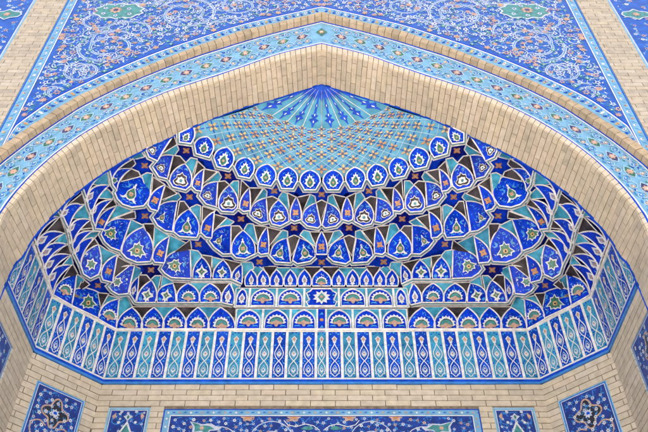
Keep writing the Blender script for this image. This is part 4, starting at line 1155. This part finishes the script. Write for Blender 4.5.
# ---- projecting brick rib
rb = thing('brick_rib', 'projecting rib of warm beige bricks curving over the light blue flower band', 'arch moulding', (0, yf, 5.2))
mb = MB(); d1 = arclen(SB1); d2 = arclen(SB2); nb = int(d1[-1]/.092); rr = random.Random(41); pr = .08
for i in range(nb):
    s0, s1 = i/nb, (i+1)/nb; j = .0035/d1[-1]
    A = [at(SB1, d1, (s0+j)*d1[-1]), at(SB1, d1, (s1-j)*d1[-1])]; B = [at(SB2, d2, (s0+j)*d2[-1]), at(SB2, d2, (s1-j)*d2[-1])]
    e = pr+rr.uniform(-.004, .004)
    P4 = [V3(A[0], yf), V3(A[1], yf), V3(B[1], yf), V3(B[0], yf)]
    mb.box8([p+Vector((0, .02, 0)) for p in P4]+[p-Vector((0, e, 0)) for p in P4], 'brick_warm')
both(mb, 'rib_bricks', rb)
mb = MB()
for k in range(len(SB1)-1):
    A, B, C_, D_ = V3(SB1[k], yf-pr+.012), V3(SB1[k+1], yf-pr+.012), V3(SB2[k+1], yf-pr+.012), V3(SB2[k], yf-pr+.012)
    add_face(mb, [A, B, C_, D_], 'mortar_light')
    up = Vector((0, 0, .004)); add_face(mb, [A+up, B+up, V3(SB1[k+1], yf)+up, V3(SB1[k], yf)+up], 'mortar_light')
both(mb, 'mortar_bed', rb)
# ---- narrow border above the rib, side borders, spandrels, pilasters, outer panels
xw = HY((78, 0), YF).x; xr = HY((68.3, 0), YF).x; xl = HY((37.6, 0), YF).x; xo = xl-.055
ZTOP = zw(2.36)
# keep the narrow border's outer curve no further out than the side border
SB3c = [(max(p[0], xw), p[1]) for p in SB3]
nb_ = thing('narrow_tile_border', 'narrow light blue flowered border hugging the top of the brick rib', 'tile border', (0, yf, 5.4))
dn, bn, midn = band(SB2, SB3c)
def BN(s, w, l):
    x, z = bn(s, w); return Vector((x, yf-.006-l, z))
i0 = next(i for i, p in enumerate(SB2) if p[0] > xw-.02); s_0 = dn[i0]
mb = MB()
def bf(w0, w1, m, l):
    n = 110
    for i in range(n):
        a, b = s_0+(dn[-1]-s_0)*i/n, s_0+(dn[-1]-s_0)*(i+1)/n
        add_face(mb, [BN(a, w0, l), BN(b, w0, l), BN(b, w1, l), BN(a, w1, l)], m)
bf(-.9, 1, 'sky_tile', 0); bf(.86, .93, 'white', .003); bf(.93, 1.0, 'dado_blue', .003)
rr = random.Random(51); s = s_0+.05; k = 0; NW = .11
while s < dn[-1]-.03:
    def PN(ds, w, pts, sc, m, l): add_face(mb, [BN(s+ds+x*sc, w+y*sc/NW, l+mb.lift()) for x, y in pts], m)
    PN(0, .64, rosette(0, 0, 1, 5), .019, ('white', 'ochre', 'lilac')[k % 3], .005); PN(0, .64, ring_pts(0, 0, .4, 6), .019, 'dado_blue' if k % 2 else 'orange', .007)
    PN(.045, .74, [(-1, -.2), (0, .45), (1, .2), (0, -.2)], .026, 'azure', .004); PN(.05, .56, [(-1, .2), (0, .45), (1, -.2), (0, -.2)], .024, 'dado_blue', .004)
    PN(-.045, .72, [(-1, .2), (0, .4), (1, -.2), (0, -.3)], .016, 'sky_tile_light', .004)
    s += .105; k += 1
both(mb, 'border_tiles', nb_)
def strip_border(side):
    sg = 1 if side == 'left' else -1
    t = thing('side_tile_border', 'upright light blue tile border between spandrel and brick strip on the %s' % side, 'tile border', (sg*(xw+xr)/2, yf, 6.5), 'upright tile borders')
    mp = lambda u, v, l: Vector((sg*(xr+u), yf-.008-l, v))
    mb, poly, stroke = sheet(mp); w = xw-xr; z0 = zw(1.2); z1 = ZTOP
    poly([(0, z0), (w, z0), (w, z1), (0, z1)], 'sky_tile', 0)
    poly([(0, z0), (.014, z0), (.014, z1), (0, z1)], 'azure', .002); poly([(.014, z0), (.022, z0), (.022, z1), (.014, z1)], 'dado_blue', .002)
    poly([(w-.014, z0), (w, z0), (w, z1), (w-.014, z1)], 'white', .004); poly([(w-.022, z0), (w-.014, z0), (w-.014, z1), (w-.022, z1)], 'azure', .004)
    z = z0+.05; k = 0; c = w*.5
    while z < z1-.05:
        poly(rosette(c+(.008 if k % 2 else -.006), z, .022, 5), 'white' if k % 2 else 'ochre', .008); poly(ring_pts(c, z, .008, 6), 'dado_blue', .010)
        poly([(c-.03, z+.03), (c-.005, z+.05), (c+.03, z+.075), (c, z+.065)], 'azure', .006); poly([(c+.035, z+.02), (c+.01, z+.045), (c-.03, z+.08), (c+.005, z+.05)], 'dado_blue', .006)
        z += .115; k += 1
    mb.build('border_tiles', t)
strip_border('left'); strip_border('right')
def spandrel(side):
    sg = 1 if side == 'left' else -1
    t = thing('spandrel', 'blue arabesque spandrel with white spirals and a green cartouche, %s of the arch point' % side, 'tile panel', (sg*1.5, yf, 8), 'tiled spandrels')
    mp = lambda u, v, l: Vector((sg*u, yf-.006-l, v))
    poly2 = [(p[0], p[1]) for p in SB3 if p[0] > xw]+[(0, ZTOP), (xw, ZTOP)]
    # field: quads from the curve up to the top
    mb, poly, stroke = sheet(mp)
    cvv = [p for p in SB3 if p[0] > xw]
    for a, b in zip(cvv, cvv[1:]): add_face(mb, [mp(a[0], a[1], 0), mp(b[0], b[1], 0), mp(b[0], ZTOP, 0), mp(a[0], ZTOP, 0)], 'spandrel_blue')
    z0 = cvv[0][1]; add_face(mb, [mp(xw, z0-.1, 0), mp(cvv[0][0], z0, 0), mp(cvv[0][0], ZTOP, 0), mp(xw, ZTOP, 0)], 'spandrel_blue')
    mb.build('tile_ground', t)
    mb, poly, stroke = sheet(mp)
    lim = zw(2.16)
    import bisect
    xs = [p[0] for p in cvv]
    def ok(p):
        if p[0] < xw+.03 or p[0] > -.012 or p[1] > lim: return False
        k = min(max(bisect.bisect_right(xs, p[0])-1, 0), len(cvv)-2); a, b = cvv[k], cvv[k+1]
        z = a[1]+(b[1]-a[1])*(p[0]-a[0])/max(1e-6, b[0]-a[0])
        return p[1] > z+.042
    def P(px): q = HY(px, YF); return (q.x, q.z)
    rr = random.Random(61)
    occ = []
    def spiral(cpx, r, turns, a0, dr, wd=.036):
        c = P(cpx); n = int(turns*26); pts = []
        for i in range(n+1):
            f = i/n; a = a0+dr*f*turns*2*math.pi; q = r*(1-.62*f)
            pts.append((c[0]+q*math.cos(a), c[1]+q*math.sin(a)))
        seg = []
        for p in pts+[None]:
            if p and ok(p): seg.append(p); occ.append(p)
            else:
                if len(seg) > 2: stroke(seg, wd, 'lilac', .004); stroke(seg, wd*.3, 'azure', .0085)
                seg = []
    spiral((107, 47.5), .40, 1.75, .3, 1); spiral((187, 14), .40, 1.75, 2.6, -1); spiral((83, 71), .24, 1.4, 1.2, 1, .03)
    spiral((58, 92), .17, 1.2, 2.2, -1, .026); spiral((240, 6), .26, 1.4, 1.0, 1, .03); spiral((290, -6), .24, 1.4, 2.5, -1, .03); spiral((98, 20), .25, 1.1, .5, -1, .028); spiral((150, -6), .3, 1.5, 4., 1, .03); spiral((133, 36), .5, .55, 3.6, -1, .03); spiral((225, 34), .42, .5, 1.0, 1, .028)
    # green cartouche
    c = P((119, 11.5)); w, h_ = .30, .20
    car = [(c[0]+x*w, c[1]+y*h_) for x, y in [(0, 1.0), (.25, .82), (.6, .9), (.78, .55), (1.05, .3), (.92, 0), (1.05, -.3), (.78, -.55), (.6, -.9), (.25, -.82), (0, -1.0), (-.25, -.82), (-.6, -.9), (-.78, -.55), (-1.05, -.3), (-.92, 0), (-1.05, .3), (-.78, .55), (-.6, .9), (-.25, .82)]]
    poly(car, 'jade', .010); stroke(car+[car[0]], .022, 'lilac', .013)
    poly(rosette(c[0]-.04, c[1]+.02, .085, 8), 'apricot', .018); poly(rosette(c[0]-.04, c[1]+.02, .04, 6), 'violet_dark', .022)
    for dx, dy in ((-.18, .07), (.12, .05), (.15, -.08), (-.02, -.12), (-.18, -.07), (.02, .13)):
        poly(rosette(c[0]+dx, c[1]+dy, .034, 5), 'lilac', .018); poly(ring_pts(c[0]+dx, c[1]+dy, .012, 6), 'dado_blue', .022)
    c2 = P((X0, -4))
    # scattered blossoms
    pts = []
    for _ in range(9000):
        p = (rr.uniform(xw, 0), rr.uniform(zw(1.35), lim))
        if ok(p) and not inside(p, car) and all((p[0]-q[0])**2+(p[1]-q[1])**2 > .0050 for q in pts): pts.append(p)
    for p in pts:
        near = min(((p[0]-q[0])**2+(p[1]-q[1])**2 for q in occ), default=1)
        z = rr.random()
        if near < .0007: z = .9 if z < .6 else z
        r = rr.uniform(.028, .043)
        if z < .30:
            poly(rosette(p[0], p[1], r*1.12, rr.choice((6, 8)), rr.random()*6), 'apricot' if rr.random() < .5 else 'pinkish', .014); poly(rosette(p[0], p[1], r*.5, 6), rr.choice(('spandrel_blue', 'pinkish', 'ochre')), .018)
        elif z < .68:
            poly(rosette(p[0], p[1], r*.9, 5, rr.random()*6), 'lilac' if rr.random() < .8 else 'white', .014); poly(ring_pts(p[0], p[1], r*.34, 7), rr.choice(('dado_blue', 'azure', 'spandrel_blue')), .018)
        elif z < .84:
            poly(rosette(p[0], p[1], r*.9, 4, rr.random()*6), 'jade', .014); poly(ring_pts(p[0], p[1], r*.3, 6), 'lilac', .018)
        for k in range(4):
            an = rr.uniform(0, 6.28); d = Vector((math.cos(an), math.sin(an))); e = Vector((-d.y, d.x))*rr.choice((-1, 1)); q = Vector(p)+d*r*rr.uniform(1.05, 1.5)
            l = r*rr.uniform(.5, 1.0)
            lf = [tuple(q-d*l*.6), tuple(q+e*l*.5), tuple(q+d*l), tuple(q+e*l*.12)]
            if all(ok(x) for x in lf): poly(lf, rr.choice(('lilac', 'jade', 'azure', 'sky_tile', 'white', 'jade', 'sky_tile')), .011)
    for _ in range(300):      # small curling tendrils
        c0 = (rr.uniform(xw, 0), rr.uniform(zw(1.35), lim)); a0 = rr.uniform(0, 6.28); dr = rr.choice((-1, 1)); r0 = rr.uniform(.05, .15)
        pts_ = [(c0[0]+r0*(1-.055*i)*math.cos(a0+dr*i*.36), c0[1]+r0*(1-.055*i)*math.sin(a0+dr*i*.36)) for i in range(15)]
        if all(ok(q) and not inside(q, car) for q in pts_): stroke(pts_, .0100, 'lilac', .0095)
    # tiny filler leaves
    for _ in range(4200):
        p = Vector((rr.uniform(xw, 0), rr.uniform(zw(1.35), lim)))
        if not ok(p) or inside(p, car): continue
        an = rr.uniform(0, 6.28); d = Vector((math.cos(an), math.sin(an))); e = Vector((-d.y, d.x)); l = rr.uniform(.016, .034)
        lf = [tuple(p-d*l), tuple(p+e*l*.5), tuple(p+d*l), tuple(p-e*l*.1)]
        if all(ok(x) for x in lf): poly(lf, rr.choice(('lilac', 'lilac', 'azure', 'sky_tile', 'white', 'dado_blue', 'sky_tile_light', 'jade')), .002)
    mb.build('arabesque', t)
spandrel('left'); spandrel('right')
for side, sg in (('left', 1), ('right', -1)):
    t = thing('brick_pilaster', 'upright strip of pale bricks at the %s edge of the photo between blue tiles' % side, 'pilaster', (sg*(xl+xr)/2, yf, 0), 'brick strips beside the arch')
    mp = lambda u, z, l: Vector((sg*(xl+u), yf-.002-l, z))
    mb = MB(); w = xr-xl
    brick_wall(mb, mp, 0, w, zw(1.15), ZTOP, [], 'brick_front', bl=w*.52, ch=.0665, j=.006, proud=.018, seed=71+sg, phase=.2)
    add_face(mb, [mp(0, 0, 0), mp(w, 0, 0), mp(w, ZTOP, 0), mp(0, ZTOP, 0)], 'mortar'); mb.build('brick_courses', t)
    t = thing('outer_tile_panel', 'blue floral tile panel beyond the brick strip in the upper %s corner of the photo' % side, 'tile panel', (sg*(xo-.5), yf, 6), 'outer tile panels')
    mp2 = lambda u, v, l: Vector((sg*(xl-u), yf-.004-l, v))
    mb, poly, stroke = sheet(mp2); z0 = zw(1.25); W = 1.3
    poly([(0, z0), (W, z0), (W, ZTOP), (0, ZTOP)], 'spandrel_blue', 0)
    poly([(0, z0), (.035, z0), (.035, ZTOP), (0, ZTOP)], 'sky_tile', .003); poly([(.035, z0), (.05, z0), (.05, ZTOP), (.035, ZTOP)], 'lilac', .003); 
    rr = random.Random(80+sg); okp = lambda p: .07 < p[0] < W-.02 and z0+.02 < p[1] < zw(2.2)
    for cz in (zw(1.95), zw(1.62)):
        c = (.27, cz); cart = [(c[0]+x*.15, c[1]+y*.13) for x, y in [(0, 1), (.4, .6), (1, .45), (1.2, 0), (1, -.45), (.4, -.6), (0, -1), (-.4, -.6), (-1, -.45), (-1.2, 0), (-1, .45), (-.4, .6)]]
        poly(cart, 'jade', .012); stroke(cart+[cart[0]], .018, 'lilac', .015); poly(rosette(c[0], c[1], .05, 6), 'apricot', .02)
    for cx_, cz, r in ((.55, zw(1.8), .3), (.3, zw(2.08), .22), (.3, zw(1.45), .25), (.85, zw(2.), .3)):
        pts = [(cx_+r*(1-.6*i/40)*math.cos(i*.25), cz+r*(1-.6*i/40)*math.sin(i*.25)) for i in range(41)]
        pts = [p for p in pts if okp(p)]; stroke(pts, .03, 'lilac', .004)
    vine(rr, poly, stroke, .06, W, z0, zw(2.2), 240, okp, ('azure', 'lilac', 'sky_tile'), .030, ('lilac', 'white', 'apricot', 'pinkish'), 'dado_blue')
    mb.build('tiles', t)
# ------------------------------------------------------------------ portal body
mb = MB()
yv = yf+.008; XW = 5.2
full = SC
for a, b in zip(full, full[1:]):
    if b[0]-a[0] > 1e-6: add_face(mb, [V3(a, yv), V3(b, yv), Vector((b[0], yv, ZTOP)), Vector((a[0], yv, ZTOP))], 'plaster')
x0 = full[0][0]
add_face(mb, [Vector((-XW, yv, 0)), Vector((x0, yv, 0)), Vector((x0, yv, ZTOP)), Vector((-XW, yv, ZTOP))], 'plaster')
both(mb, 'front_face', portal)
mb = MB()
yr = 8.2
for a, b in (((-XW, yv), (-XW, yr)), ((-XW, yr), (XW, yr)), ((XW, yr), (XW, yv))):
    add_face(mb, [Vector((a[0], a[1], 0)), Vector((b[0], b[1], 0)), Vector((b[0], b[1], ZTOP)), Vector((a[0], a[1], ZTOP))], 'plaster')
add_face(mb, [Vector((-XW, yv, ZTOP)), Vector((XW, yv, ZTOP)), Vector((XW, yr, ZTOP)), Vector((-XW, yr, ZTOP))], 'plaster')
mb.build('body', portal)
# ------------------------------------------------------------------ ground
mb = MB(); g = 400
mb.face([(-g, -g, 0), (g, -g, 0), (g, g, 0), (-g, g, 0)], 'paving')
tag(mb.build('ground'), 'pale stone paving in front of the portal', 'ground', kind='structure')
# ------------------------------------------------------------------ light, camera, render
SUN_EL, SUN_AZ = math.radians(77), math.radians(8)
w = bpy.data.worlds.new('World'); scene.world = w; w.use_nodes = True
nt = w.node_tree; bg = nt.nodes['Background']; sky = nt.nodes.new('ShaderNodeTexSky'); sky.sky_type = 'NISHITA'
sky.sun_disc = False; sky.sun_elevation = SUN_EL; sky.sun_rotation = SUN_AZ
sky.air_density = 1.0; sky.dust_density = 4.0; sky.ozone_density = 1.0
nt.links.new(sky.outputs['Color'], bg.inputs['Color']); bg.inputs['Strength'].default_value = .10
sl = bpy.data.lights.new('sun', 'SUN'); sl.energy = 4.5; sl.angle = math.radians(3); sl.color = (1, .95, .88)
so = bpy.data.objects.new('sun', sl); col.objects.link(so)
d = Vector((math.sin(SUN_AZ)*math.cos(SUN_EL), math.cos(SUN_AZ)*math.cos(SUN_EL), math.sin(SUN_EL)))
so.rotation_euler = d.to_track_quat('Z', 'Y').to_euler()
cam = bpy.data.cameras.new('camera'); co = bpy.data.objects.new('camera', cam); col.objects.link(co)
co.location = CAM; co.rotation_euler = (math.pi/2+TH, 0, 0)
cam.sensor_width = 36; cam.lens = F*36/648; cam.clip_end = 1500; cam.shift_x = (324-X0)/648
scene.camera = co
vs = scene.view_settings; vs.view_transform = 'Standard'; vs.look = 'None'; vs.gamma = 1; vs.exposure = 1.62; vs.use_curve_mapping = False
